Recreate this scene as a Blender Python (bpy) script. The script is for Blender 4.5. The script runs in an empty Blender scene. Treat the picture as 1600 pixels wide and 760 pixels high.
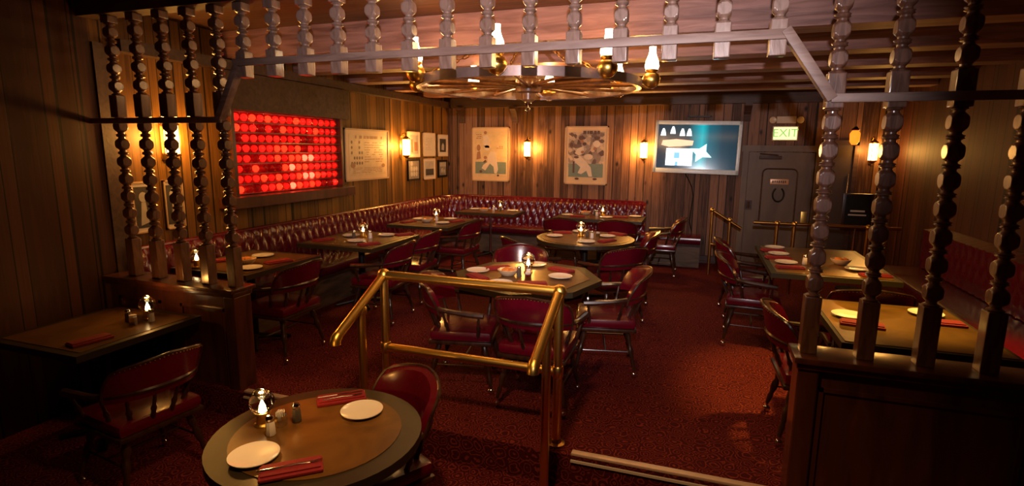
import bpy, bmesh, math, random
from mathutils import Vector, Matrix
random.seed(7)
D = bpy.data; SC = bpy.context.scene; COL = SC.collection
PI = math.pi
def R(d): return math.radians(d)

# ---------------------------------------------------------------- camera
F, PITCH, YAW, ROLL = 850.0, 0.1711, 0.328, 0.00998
f_ = Vector((-math.sin(YAW)*math.cos(PITCH), math.cos(YAW)*math.cos(PITCH), -math.sin(PITCH)))
r_ = Vector((math.cos(YAW), math.sin(YAW), 0)); u_ = r_.cross(f_)
r2 = r_*math.cos(ROLL)+u_*math.sin(ROLL); u2 = -r_*math.sin(ROLL)+u_*math.cos(ROLL)
cam = D.objects.new('camera', D.cameras.new('camera')); COL.objects.link(cam)
m = Matrix.Identity(4)
for i in range(3):
    m[i][0] = r2[i]; m[i][1] = u2[i]; m[i][2] = -f_[i]
m[2][3] = 1.75
cam.matrix_world = m
cam.data.sensor_fit = 'HORIZONTAL'; cam.data.sensor_width = 36; cam.data.lens = F/1600*36
cam.data.clip_start = 0.05
SC.camera = cam
# ---------------------------------------------------------------- world, view
w = D.worlds.new('World'); SC.world = w; w.use_nodes = True
w.node_tree.nodes['Background'].inputs[0].default_value = (0.9, 0.5, 0.4, 1)
w.node_tree.nodes['Background'].inputs[1].default_value = 0.02
SC.view_settings.view_transform = 'Standard'; SC.view_settings.look = 'None'
SC.view_settings.gamma = 1; SC.view_settings.use_curve_mapping = False
SC.view_settings.exposure = 0.65
# ---------------------------------------------------------------- lights not in a lamp
def light(name, kind, loc, energy, color, **k):
    l = D.lights.new(name, kind); l.energy = energy; l.color = color
    for a, b in k.items(): setattr(l, a, b)
    o = D.objects.new(name, l); COL.objects.link(o); o.location = loc
    return o
WARM = (1.0, 0.43, 0.09); WARM2 = (1.0, 0.55, 0.20)
fl = light('camera_flash', 'SPOT', (0.02, -0.05, 2.12), 380, (1.0, 0.84, 0.86), spot_size=R(68), spot_blend=0.9, shadow_soft_size=0.02)
fl.rotation_euler = (-(Vector((-0.75, 2.95, 2.22))-Vector((0.02, -0.05, 2.12)))).to_track_quat('Z', 'Y').to_euler()
lr = light('lower_room_lamp', 'SPOT', (-0.75, 1.35, 2.70), 95, WARM2, spot_size=R(98), spot_blend=0.9, shadow_soft_size=0.08)
lr.rotation_euler = (-(Vector((-0.95, 2.35, 0.2))-Vector((-0.75, 1.35, 2.70)))).to_track_quat('Z', 'Y').to_euler()
light('dining_fill_light', 'AREA', (-0.6, 5.6, 2.50), 9, WARM2, shape='RECTANGLE', size=2.6, size_y=0.5)  # unseen fill light added to brighten the dining area
light('right_ceiling_lamp', 'SPOT', (1.25, 4.25, 2.5), 190, (1.0, 0.60, 0.10), spot_size=R(62), spot_blend=0.5, shadow_soft_size=0.06)

# ---------------------------------------------------------------- materials
def pset(b, **k):
    for a, v in k.items():
        n = a.replace('_', ' ')
        for i in b.inputs:
            if i.name.lower() == n.lower():
                i.default_value = (*v, 1) if isinstance(v, tuple) and len(v) == 3 else v
def mat(name, color, rough=0.5, metallic=0.0, var=0.15, nscale=18.0, bump=0.0, **k):
    m = D.materials.new(name); m.use_nodes = True; nt = m.node_tree; b = nt.nodes['Principled BSDF']
    pset(b, Roughness=rough, Metallic=metallic, **k)
    tc = nt.nodes.new('ShaderNodeTexCoord'); no = nt.nodes.new('ShaderNodeTexNoise'); no.inputs['Scale'].default_value = nscale; no.inputs['Detail'].default_value = 4
    nt.links.new(tc.outputs['Object'], no.inputs['Vector'])
    mx = nt.nodes.new('ShaderNodeMix'); mx.data_type = 'RGBA'
    mx.inputs[6].default_value = (*[c*(1-var) for c in color], 1); mx.inputs[7].default_value = (*[min(1, c*(1+var)) for c in color], 1)
    nt.links.new(no.outputs['Fac'], mx.inputs[0]); nt.links.new(mx.outputs[2], b.inputs['Base Color'])
    if bump:
        bp = nt.nodes.new('ShaderNodeBump'); bp.inputs['Strength'].default_value = bump; bp.inputs['Distance'].default_value = 0.01
        nt.links.new(no.outputs['Fac'], bp.inputs['Height']); nt.links.new(bp.outputs[0], b.inputs['Normal'])
    return m
def emit(name, color, s):
    m = D.materials.new(name); m.use_nodes = True; nt = m.node_tree; b = nt.nodes['Principled BSDF']
    pset(b, Base_Color=color, Emission_Color=color, Emission_Strength=s, Roughness=0.4)
    return m
def wood(name, ca, cb, rough=0.4, scale=3.0, stretch=(12, 12, 1.2), bump=0.15, coat=0.0, knots=0.0):
    m = D.materials.new(name); m.use_nodes = True; nt = m.node_tree; N = nt.nodes; L = nt.links; b = N['Principled BSDF']
    pset(b, Roughness=rough, Coat_Weight=coat, Coat_Roughness=0.15)
    tc = N.new('ShaderNodeTexCoord'); mp = N.new('ShaderNodeMapping'); mp.inputs['Scale'].default_value = stretch
    no = N.new('ShaderNodeTexNoise'); no.inputs['Scale'].default_value = scale; no.inputs['Detail'].default_value = 6; no.inputs['Distortion'].default_value = 0.8
    L.new(tc.outputs['Object'], mp.inputs[0]); L.new(mp.outputs[0], no.inputs['Vector'])
    cr = N.new('ShaderNodeValToRGB'); cr.color_ramp.elements[0].position = 0.32; cr.color_ramp.elements[0].color = (*ca, 1)
    cr.color_ramp.elements[1].position = 0.7; cr.color_ramp.elements[1].color = (*cb, 1)
    L.new(no.outputs['Fac'], cr.inputs[0]); L.new(cr.outputs[0], b.inputs['Base Color'])
    bp = N.new('ShaderNodeBump'); bp.inputs['Strength'].default_value = bump; bp.inputs['Distance'].default_value = 0.01
    L.new(no.outputs['Fac'], bp.inputs['Height']); L.new(bp.outputs[0], b.inputs['Normal'])
    return m
def planks(name, axis, width, ca, cb, knot=0.5, rough=0.58):
    """vertical boards: grooves every `width` along axis, grain along z, scattered knots"""
    m = D.materials.new(name); m.use_nodes = True; nt = m.node_tree; N = nt.nodes; L = nt.links; b = N['Principled BSDF']
    pset(b, Roughness=rough, Specular_IOR_Level=0.3)
    def M(op, a, c=None):
        n = N.new('ShaderNodeMath'); n.operation = op
        for i, v in enumerate((a, c)):
            if v is None: continue
            if isinstance(v, (int, float)): n.inputs[i].default_value = v
            else: L.new(v, n.inputs[i])
        return n.outputs[0]
    tc = N.new('ShaderNodeTexCoord'); sp = N.new('ShaderNodeSeparateXYZ'); L.new(tc.outputs['Object'], sp.inputs[0])
    c = M('DIVIDE', sp.outputs[axis], width)
    # boards of uneven width
    wob = N.new('ShaderNodeTexNoise'); wob.noise_dimensions = '1D'; wob.inputs['Scale'].default_value = 0.9; L.new(c, wob.inputs['W'])
    c = M('ADD', c, M('MULTIPLY', wob.outputs['Fac'], 1.4))
    fr = M('FRACT', c); cell = M('FLOOR', c)
    d = M('ABSOLUTE', M('SUBTRACT', fr, 0.5)); g = M('GREATER_THAN', d, 0.450)
    wn = N.new('ShaderNodeTexWhiteNoise'); wn.noise_dimensions = '1D'; L.new(cell, wn.inputs['W'])
    cb_ = N.new('ShaderNodeCombineXYZ'); L.new(M('MULTIPLY', c, 5.0), cb_.inputs[0]); L.new(M('MULTIPLY', wn.outputs['Value'], 37.0), cb_.inputs[1]); L.new(sp.outputs[2], cb_.inputs[2])
    no = N.new('ShaderNodeTexNoise'); no.inputs['Scale'].default_value = 1.6; no.inputs['Detail'].default_value = 6; no.inputs['Distortion'].default_value = 1.2
    L.new(cb_.outputs[0], no.inputs['Vector'])
    fac = M('ADD', M('MULTIPLY', no.outputs['Fac'], 0.75), M('MULTIPLY', wn.outputs['Value'], 0.35))
    cr = N.new('ShaderNodeValToRGB'); cr.color_ramp.elements[0].position = 0.36; cr.color_ramp.elements[0].color = (*ca, 1)
    cr.color_ramp.elements[1].position = 0.72; cr.color_ramp.elements[1].color = (*cb, 1); L.new(fac, cr.inputs[0])
    # knots
    kb = N.new('ShaderNodeCombineXYZ'); L.new(sp.outputs[axis], kb.inputs[0]); L.new(M('MULTIPLY', sp.outputs[2], 0.55), kb.inputs[2])
    vo = N.new('ShaderNodeTexVoronoi'); vo.inputs['Scale'].default_value = 5.0; L.new(kb.outputs[0], vo.inputs['Vector'])
    kn = N.new('ShaderNodeMapRange'); kn.inputs[1].default_value = 0.05; kn.inputs[2].default_value = 0.16; kn.inputs[3].default_value = knot; kn.inputs[4].default_value = 0.0
    L.new(vo.outputs['Distance'], kn.inputs[0])
    dk = M('SUBTRACT', 1.0, kn.outputs[0])
    dk = M('MULTIPLY', dk, M('SUBTRACT', 1.0, M('MULTIPLY', g, 0.92)))
    mx = N.new('ShaderNodeVectorMath'); mx.operation = 'SCALE'; L.new(cr.outputs[0], mx.inputs[0]); L.new(dk, mx.inputs['Scale'])
    L.new(mx.outputs[0], b.inputs['Base Color'])
    h = M('SUBTRACT', M('MULTIPLY', no.outputs['Fac'], 0.15), g)
    bp = N.new('ShaderNodeBump'); bp.inputs['Strength'].default_value = 0.6; bp.inputs['Distance'].default_value = 0.008
    L.new(h, bp.inputs['Height']); L.new(bp.outputs[0], b.inputs['Normal'])
    return m
def carpet(name):
    m = D.materials.new(name); m.use_nodes = True; nt = m.node_tree; N = nt.nodes; L = nt.links; b = N['Principled BSDF']
    pset(b, Roughness=0.95, Specular_IOR_Level=0.15)
    tc = N.new('ShaderNodeTexCoord')
    ns = N.new('ShaderNodeTexNoise'); ns.inputs['Scale'].default_value = 9; L.new(tc.outputs['Object'], ns.inputs['Vector'])
    ad = N.new('ShaderNodeVectorMath'); ad.operation = 'MULTIPLY_ADD'; L.new(ns.outputs['Color'], ad.inputs[0]); ad.inputs[1].default_value = (0.09, 0.09, 0); L.new(tc.outputs['Object'], ad.inputs[2])
    v1 = N.new('ShaderNodeTexVoronoi'); v1.inputs['Scale'].default_value = 13; v1.inputs['Randomness'].default_value = 0.35; L.new(ad.outputs[0], v1.inputs['Vector'])
    sn = N.new('ShaderNodeMath'); sn.operation = 'SINE'; mu = N.new('ShaderNodeMath'); mu.operation = 'MULTIPLY'; mu.inputs[1].default_value = 30
    L.new(v1.outputs['Distance'], mu.inputs[0]); L.new(mu.outputs[0], sn.inputs[0])
    cr = N.new('ShaderNodeValToRGB'); cr.color_ramp.elements[0].position = 0.45; cr.color_ramp.elements[0].color = (0.062, 0.0045, 0.009, 1)
    cr.color_ramp.elements[1].position = 0.85; cr.color_ramp.elements[1].color = (0.20, 0.030, 0.021, 1)
    L.new(sn.outputs[0], cr.inputs[0])
    n2 = N.new('ShaderNodeTexNoise'); n2.inputs['Scale'].default_value = 160; L.new(tc.outputs['Object'], n2.inputs['Vector'])
    mm = N.new('ShaderNodeMath'); mm.operation = 'MULTIPLY_ADD'; mm.inputs[1].default_value = 1.2; mm.inputs[2].default_value = 0.4; L.new(n2.outputs['Fac'], mm.inputs[0])
    sc = N.new('ShaderNodeVectorMath'); sc.operation = 'SCALE'; L.new(cr.outputs[0], sc.inputs[0]); L.new(mm.outputs[0], sc.inputs['Scale'])
    L.new(sc.outputs[0], b.inputs['Base Color'])
    bp = N.new('ShaderNodeBump'); bp.inputs['Strength'].default_value = 0.5; bp.inputs['Distance'].default_value = 0.006
    L.new(n2.outputs['Fac'], bp.inputs['Height']); L.new(bp.outputs[0], b.inputs['Normal'])
    return m
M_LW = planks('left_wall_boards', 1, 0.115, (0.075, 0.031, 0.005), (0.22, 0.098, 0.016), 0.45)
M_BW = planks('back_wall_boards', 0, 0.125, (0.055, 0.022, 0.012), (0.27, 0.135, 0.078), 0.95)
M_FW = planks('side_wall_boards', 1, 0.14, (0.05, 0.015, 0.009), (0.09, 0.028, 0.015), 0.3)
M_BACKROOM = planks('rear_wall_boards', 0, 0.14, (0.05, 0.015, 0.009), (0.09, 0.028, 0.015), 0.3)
M_CARPET = carpet('patterned_carpet')
M_CEIL = wood('ceiling_wood', (0.05, 0.020, 0.012), (0.13, 0.050, 0.024), 0.6, 2.0, (1, 12, 12))
M_BEAM = wood('beam_wood', (0.15, 0.065, 0.05), (0.34, 0.17, 0.14), 0.55, 2.2, (0.9, 9, 9), 0.4)
M_DARKBEAM = wood('dark_beam_wood', (0.030, 0.011, 0.008), (0.07, 0.03, 0.02), 0.55, 2.2, (0.9, 9, 9), 0.3)
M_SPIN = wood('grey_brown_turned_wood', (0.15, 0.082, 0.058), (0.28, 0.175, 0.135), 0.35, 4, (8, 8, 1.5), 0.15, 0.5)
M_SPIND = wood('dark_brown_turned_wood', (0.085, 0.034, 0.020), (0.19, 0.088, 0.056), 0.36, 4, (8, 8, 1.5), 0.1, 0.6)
M_RAILW = wood('grey_brown_rail_wood', (0.15, 0.085, 0.065), (0.26, 0.165, 0.13), 0.5, 3, (1.5, 9, 9), 0.15)
M_MAHOG = wood('mahogany_panel', (0.045, 0.013, 0.007), (0.115, 0.034, 0.016), 0.28, 2.5, (4, 4, 0.7), 0.03, 0.4)
M_CHAIRW = wood('dark_chair_wood', (0.018, 0.007, 0.004), (0.05, 0.019, 0.010), 0.28, 5, (6, 6, 1), 0.03, 0.35)
M_TDARK = mat('dark_table_edge', (0.024, 0.016, 0.007), 0.42)
M_TTOP = wood('brown_table_top', (0.075, 0.032, 0.007), (0.19, 0.088, 0.016), 0.3, 2.0, (2.2, 2.2, 2.2), 0.02, 0.25)
M_LEATHER = mat('burgundy_vinyl', (0.095, 0.0012, 0.010), 0.27, 0, 0.2, 30, 0.04, coat_weight=0.35, coat_roughness=0.15)
M_BRASS = mat('brass', (0.86, 0.55, 0.13), 0.33, 1.0, 0.12, 9)
M_BRASSD = mat('aged_brass', (0.50, 0.27, 0.07), 0.33, 1.0, 0.25, 12)
M_CHROME = mat('chrome', (0.7, 0.68, 0.66), 0.14, 1.0, 0.05)
M_IRON = mat('black_iron', (0.02, 0.018, 0.016), 0.4, 0.6)
M_ALU = mat('worn_aluminium_nosing', (0.66, 0.48, 0.40), 0.35, 0.15, 0.15, 30)
M_CHINA = mat('white_china', (0.80, 0.74, 0.68), 0.15, 0, 0.02)
M_CREAM = mat('cream_china', (0.62, 0.47, 0.30), 0.3, 0, 0.06)
M_NAP = mat('red_cloth', (0.22, 0.004, 0.010), 0.8, 0, 0.2, 60, 0.2)
M_ORANGE = mat('bread_crust', (0.62, 0.20, 0.03), 0.6, 0, 0.3, 25, 0.5)
M_PAPER = mat('poster_paper', (0.66, 0.47, 0.27), 0.5, 0, 0.08, 6)
M_PAPER2 = mat('aged_mount_board', (0.60, 0.46, 0.34), 0.5, 0, 0.04)
M_WHITE = mat('photo_mat_white', (0.62, 0.55, 0.50), 0.5, 0, 0.04)
M_SALT = mat('salt', (0.8, 0.74, 0.66), 0.5)
M_PEP = mat('ground_pepper', (0.09, 0.07, 0.05), 0.8, 0, 0.5, 300)
M_AMBER = emit('lit_amber_glass', (1.0, 0.55, 0.12), 2.2)
M_CHIM = emit('lit_frosted_chimney', (1.0, 0.80, 0.48), 7.0)
M_SCON = emit('lit_sconce_glass', (1.0, 0.66, 0.22), 6.5)
M_FLAME = emit('flame', (1.0, 0.75, 0.35), 9.0)
def glass(name, color, rough=0.03, t=1.0):
    m = D.materials.new(name); m.use_nodes = True; b = m.node_tree.nodes['Principled BSDF']
    pset(b, Base_Color=color, Roughness=rough, Transmission_Weight=t, IOR=1.45); return m
M_GLASS = glass('clear_glass', (0.95, 0.93, 0.88))
M_PICG = None

# ---------------------------------------------------------------- mesh helpers
class MB:
    def __init__(s): s.bm = bmesh.new()
    def add(s, verts, faces):
        vs = [s.bm.verts.new(v) for v in verts]; s.bm.verts.index_update()
        for f in faces:
            try: s.bm.faces.new([vs[i] for i in f])
            except ValueError: pass
        return s
    def box(s, c, d, rz=0, bevel=0.0, rot=None):
        t = bmesh.new(); bmesh.ops.create_cube(t, size=1)
        for v in t.verts: v.co = Vector((v.co.x*d[0], v.co.y*d[1], v.co.z*d[2]))
        if bevel: bmesh.ops.bevel(t, geom=t.edges[:], offset=bevel, segments=2, affect='EDGES', profile=0.6)
        M_ = Matrix.Translation(c) @ (rot if rot is not None else Matrix.Rotation(rz, 4, 'Z'))
        t.transform(M_); s.merge(t); return s
    def merge(s, t):
        t.verts.index_update()
        s.add([v.co.copy() for v in t.verts], [[v.index for v in f.verts] for f in t.faces]); t.free(); return s
    def bx(s, x0, x1, y0, y1, z0, z1, bevel=0.0):
        return s.box(((x0+x1)/2, (y0+y1)/2, (z0+z1)/2), (abs(x1-x0), abs(y1-y0), abs(z1-z0)), 0, bevel)
    def tube(s, pts, rad, n=10, closed=False, flat=1.0, caps=True):
        pts = [Vector(p) for p in pts]; k = len(pts)
        if not hasattr(rad, '__len__'): rad = [rad]*k
        verts = []; faces = []; prev = None
        for i, p in enumerate(pts):
            if closed: t = pts[(i+1) % k]-pts[i-1]
            else: t = pts[min(i+1, k-1)]-pts[max(i-1, 0)]
            t.normalize()
            if prev is None:
                a = Vector((0, 0, 1)) if abs(t.z) < 0.9 else Vector((1, 0, 0))
                x = t.cross(a).normalized()
            else:
                x = prev-t*prev.dot(t); x.normalize()
            prev = x; y = t.cross(x)
            for j in range(n):
                an = 2*PI*j/n; verts.append(p+(x*math.cos(an)+y*math.sin(an)*flat)*rad[i])
        for i in range(k if closed else k-1):
            for j in range(n):
                a = i*n+j; b_ = i*n+(j+1) % n; c = ((i+1) % k)*n+(j+1) % n; d = ((i+1) % k)*n+j
                faces.append((a, b_, c, d))
        if caps and not closed: faces.append(tuple(range(n))[::-1]); faces.append(tuple(range((k-1)*n, k*n)))
        return s.add(verts, faces)
    def lathe(s, prof, n=20, o=(0, 0, 0), sq=None, clampr=None, axis=None, cap=True):
        """prof: (r,z). sq(r,z)->bool square cross-section; clampr: cut the round by a square of that half width"""
        verts = []; faces = []
        for (r, z) in prof:
            for j in range(n):
                an = 2*PI*(j+0.5)/n; x = math.cos(an)*r; y = math.sin(an)*r
                if clampr: x = max(-clampr, min(clampr, x)); y = max(-clampr, min(clampr, y))
                verts.append(Vector((x, y, z)))
        for i in range(len(prof)-1):
            for j in range(n): faces.append((i*n+j, i*n+(j+1) % n, (i+1)*n+(j+1) % n, (i+1)*n+j))
        if cap: faces.append(tuple(range(n))[::-1]); faces.append(tuple(range((len(prof)-1)*n, len(prof)*n)))
        if axis is not None:
            q = Vector((0, 0, 1)).rotation_difference(Vector(axis).normalized())
            verts = [q @ v for v in verts]
        verts = [v+Vector(o) for v in verts]
        return s.add(verts, faces)
    def ball(s, c, r, n=14, sc=(1, 1, 1)):
        t = bmesh.new(); bmesh.ops.create_uvsphere(t, u_segments=n, v_segments=max(6, n//2+1), radius=r)
        for v in t.verts: v.co = Vector((v.co.x*sc[0]+c[0], v.co.y*sc[1]+c[1], v.co.z*sc[2]+c[2]))
        return s.merge(t)
    def prism(s, outline, z0, z1):
        n = len(outline); vs = [Vector((x, y, z0)) for x, y in outline]+[Vector((x, y, z1)) for x, y in outline]
        fs = [tuple(range(n))[::-1], tuple(range(n, 2*n))]+[(i, (i+1) % n, n+(i+1) % n, n+i) for i in range(n)]
        return s.add(vs, fs)
    def build(s, name, material, parent=None, smooth=True, loc=None):
        me = D.meshes.new(name); bmesh.ops.recalc_face_normals(s.bm, faces=s.bm.faces[:])
        s.bm.to_mesh(me); s.bm.free(); me.materials.append(material)
        if smooth:
            try: me.shade_smooth()
            except Exception: pass
            try: me.set_sharp_from_angle(angle=R(35))
            except Exception: pass
        o = D.objects.new(name, me); COL.objects.link(o)
        if parent is not None: o.parent = parent
        if loc is not None: o.location = loc
        return o
def recenter(o):
    """put a top-level mesh's origin at its base"""
    vs = o.data.vertices; n = len(vs)
    if n == 0: return o
    c = Vector((sum(v.co.x for v in vs)/n, sum(v.co.y for v in vs)/n, min(v.co.z for v in vs)))
    o.data.transform(Matrix.Translation(-c)); o.location = Vector(o.location)+c; return o
def tag(o, label=None, cat=None, group=None, kind=None):
    if label: o['label'] = label
    if cat: o['category'] = cat
    if group: o['group'] = group
    if kind: o['kind'] = kind
    return o
def empty(name, loc=(0, 0, 0), rz=0):
    o = D.objects.new(name, None); o.empty_display_size = 0.1; COL.objects.link(o); o.location = loc; o.rotation_euler = (0, 0, rz); return o
KIDS = {}
def copy_tree(o, parent=None):
    c = o.copy(); COL.objects.link(c); c.parent = parent
    if parent is not None: c.matrix_parent_inverse = Matrix.Identity(4)
    for ch in list(o.children): copy_tree(ch, c)
    return c
def place(proto, loc, rz, label, group=None):
    """first use moves the prototype itself, later uses copy it"""
    if proto.get('_used') is None and proto.name not in USED: USED.add(proto.name); o = proto
    else: o = copy_tree(proto)
    o.location = loc; o.rotation_euler = (0, 0, rz); o['label'] = label
    if group: o['group'] = group
    return o
USED = set()
def S(o, label, cat):
    o['kind'] = 'structure'; o['label'] = label; o['category'] = cat; return o

# ================================================================= ROOM SHELL
LX, RX, BY, NY = -4.30, 2.60, 9.00, -1.9
LOW = -0.20; ZC = 2.79; SY_ = 2.95
S(MB().bx(LX-.1, RX+.1, 2.86, BY+.1, -0.20, 0.0).build('floor', M_CARPET, smooth=False), 'dark red patterned carpet of the raised dining floor', 'floor')
S(MB().bx(LX-.1, RX+.1, NY-.1, 2.86, LOW-.1, LOW).build('floor', M_CARPET, smooth=False), 'dark red patterned carpet of the lower floor in the foreground', 'floor')
S(MB().bx(LX-.1, LX, SY_, BY, LOW, ZC).build('wall_left', M_LW, smooth=False), 'golden brown board wall behind the long banquette', 'wall')
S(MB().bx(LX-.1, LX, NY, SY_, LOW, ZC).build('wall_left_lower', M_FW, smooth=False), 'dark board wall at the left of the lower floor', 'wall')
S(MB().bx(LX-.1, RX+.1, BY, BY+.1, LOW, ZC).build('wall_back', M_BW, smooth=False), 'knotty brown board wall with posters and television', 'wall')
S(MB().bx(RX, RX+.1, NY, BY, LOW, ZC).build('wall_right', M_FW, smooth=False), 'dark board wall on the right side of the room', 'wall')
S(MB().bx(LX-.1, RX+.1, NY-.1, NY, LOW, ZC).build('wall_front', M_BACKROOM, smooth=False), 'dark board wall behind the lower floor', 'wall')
S(MB().bx(LX-.1, RX+.1, NY-.1, BY+.1, ZC, ZC+.1).build('ceiling', M_CEIL, smooth=False), 'dark wooden board ceiling', 'ceiling')
bi = 1
for y0, lab in ((4.10, 'first ceiling beam behind the spindle screen'), (5.1, 'second ceiling beam behind the wagon wheel'), (6.05, 'third ceiling beam across the dining room'), (7.0, 'fourth ceiling beam across the dining room'), (7.9, 'fifth ceiling beam nearest the back wall')):
    S(MB().bx(LX, RX, y0, y0+.24, 2.55, ZC, 0.006).build('trim_%d' % bi, M_BEAM, smooth=False), lab, 'beam'); bi += 1
S(MB().bx(LX, RX, 8.88, 9.0, 2.45, ZC).build('trim_%d' % bi, M_DARKBEAM, smooth=False), 'dark beam along the top of the back wall', 'beam'); bi += 1
S(MB().bx(LX, LX+.12, 3.1, 8.88, 2.45, 2.54).build('trim_%d' % bi, M_DARKBEAM, smooth=False), 'dark beam along the top of the left wall', 'beam'); bi += 1
S(MB().bx(LX+.001, LX+.02, 2.96, 3.06, 0.0, 2.5).build('trim_%d' % bi, M_DARKBEAM, smooth=False), 'thin dark batten on the left wall at the screen', 'batten'); bi += 1
for x in (-4.0, -3.02, 0.62):
    mb = MB()
    t = [(0, 0), (0, -.26), (-.03, -.26), (-.06, -.16), (-.12, -.08), (-.2, -.04), (-.2, 0)]
    vs = [Vector((x-.05, 8.9+a*1.0, 2.45+b)) for a, b in t]+[Vector((x+.05, 8.9+a, 2.45+b)) for a, b in t]; n = len(t)
    vs = [Vector((v.x, v.y+.099, v.z)) for v in vs]
    mb.add(vs, [tuple(range(n)), tuple(range(n, 2*n))[::-1]]+[(i, (i+1) % n, n+(i+1) % n, n+i) for i in range(n)])
    o = mb.build('trim_%d' % bi, M_DARKBEAM, smooth=False); bi += 1
    S(o, 'curved dark bracket under the back beam, %s' % {-4.0: 'beside the wall corner', -3.02: 'over the left poster', 0.62: 'right of the television'}[x], 'bracket')
S(MB().bx(LX, RX, 8.97, 9.0, 0.0, 0.12).build('baseboard_back', M_DARKBEAM, smooth=False), 'dark baseboard along the back wall', 'baseboard')
S(MB().bx(RX-.03, RX, 3.1, 8.95, 0.0, 0.12).build('baseboard_right', M_DARKBEAM, smooth=False), 'dark baseboard along the right wall', 'baseboard')

# nosings on the step edge
def nosing(x0, x1, label):
    r = empty('step_nosing', ((x0+x1)/2, 2.86, 0)); w_ = x1-x0
    MB().box((0, .02, .009), (w_, .045, .018), bevel=.007).build('tread_strip', M_ALU, r)
    MB().box((0, -.006, -.030), (w_, .010, .014)).build('front_lip', M_WHITE, r)
    tag(r, label, 'step nosing')
nosing(-0.60, 0.50, 'long metal nosing on the carpeted step right of the brass railing')
nosing(-3.00, -2.05, 'metal nosing on the carpeted step beside the left partition')

# ================================================================= SPINDLE SCREEN
HB = 0.0375
def sharpen_flats(o):
    me = o.data; fl_ = set()
    at_ = me.attributes.get('sharp_edge') or me.attributes.new('sharp_edge', 'BOOLEAN', 'EDGE')
    ek = {tuple(sorted(e.vertices)): e.index for e in me.edges}; cnt = {}
    for p in me.polygons:
        f = abs(p.normal.x) > .9995 or abs(p.normal.y) > .9995
        for k in p.edge_keys: cnt.setdefault(tuple(sorted(k)), []).append(f)
    for k, v in cnt.items():
        if len(v) == 2 and v[0] != v[1]: at_.data[ek[k]].value = True
def spindle_mesh(z0, z1, blocks, pitch=0.12, r=0.049):
    """turned baluster: square blocks at given ranges, balls with flat faces between"""
    mb = MB()
    for a, b in blocks:
        mb.box((0, 0, (a+b)/2), (2*HB, 2*HB, b-a), bevel=.006)
    edges = sorted(blocks)
    gaps = []; c = z0
    for a, b in edges:
        if a-c > .03: gaps.append((c, a))
        c = max(c, b)
    if z1-c > .03: gaps.append((c, z1))
    for a, b in gaps:
        n = max(1, round((b-a)/pitch)); p = (b-a)/n
        prof = []
        for k in range(n):
            zc = a+(k+.5)*p
            base = zc-p/2
            prof += [(.030, base), (.036, base+.006), (.022, base+.013), (.022, base+.017)]
            h = p/2-.021
            for q in range(13):
                t = -1+2*q/12; prof.append((max(.022, r*math.sqrt(max(0, 1-t*t*.92))), zc+t*h))
            prof += [(.022, base+p-.017), (.022, base+p-.013), (.036, base+p-.006), (.030, base+p)]
        mb.lathe(prof, 40, clampr=.0335)
    return mb
SY = 2.95
scr = empty('spindle_screen', (-1.28, SY, 2.66))
tag(scr, 'wooden spindle screen hanging across the opening between the two half walls', 'spindle screen')
def inscr(mb, name, m, x, z=0): 
    o = mb.build(name, m, scr); o.location = (x+1.28, 0, z-2.66); return o
header = MB().bx(LX+.001-(-1.28), RX-.001+1.28, -.07, .07, 0.0, 0.128).build('header_beam', M_DARKBEAM, scr, smooth=False)
proto = None
short = spindle_mesh(2.19, 2.66, [(2.195, 2.36), (2.61, 2.66)])
for i in range(14):
    x = -2.87+.2445*i
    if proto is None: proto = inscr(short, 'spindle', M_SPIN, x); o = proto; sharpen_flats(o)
    else:
        o = proto.copy(); COL.objects.link(o); o.location = (x+1.28, 0, -2.66)
tall = spindle_mesh(.76, 2.66, [(.76, 1.05), (1.95, 2.11), (2.61, 2.66)])
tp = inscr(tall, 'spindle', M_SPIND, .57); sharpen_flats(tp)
for x in (-3.09, -3.335, -3.58, -3.825, -4.07, .815, 1.06, 1.305, 1.55, 1.795, 2.04, 2.285):
    o = tp.copy(); COL.objects.link(o); o.location = (x+1.28, 0, -2.66)
MB().bx(-2.87+1.28-.05, .345+1.28, -.056, -.036, 2.265-2.66, 2.31-2.66, .004).build('bottom_rail', M_RAILW, scr)
MB().bx(.55+1.28, RX+1.28-.002, -.056, -.036, 1.975-2.66, 2.015-2.66, .004).build('side_rail', M_RAILW, scr)
MB().bx(LX+1.28+.002, -3.06+1.28, -.056, -.036, 1.905-2.66, 1.945-2.66, .004).build('side_rail', M_RAILW, scr)
def brace(x0, z0, x1, z1):
    d = Vector((x1-x0, 0, z1-z0)); L_ = d.length; a = math.atan2(d.z, d.x)
    MB().box(((x0+x1)/2+1.28, -.03, (z0+z1)/2-2.66), (L_, .06, .045), rot=Matrix.Rotation(-a, 4, 'Y'), bevel=.004).build('brace', M_RAILW, scr)
brace(.335, 2.31, .555, 1.99); brace(-2.89, 2.27, -3.09, 1.92)

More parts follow.
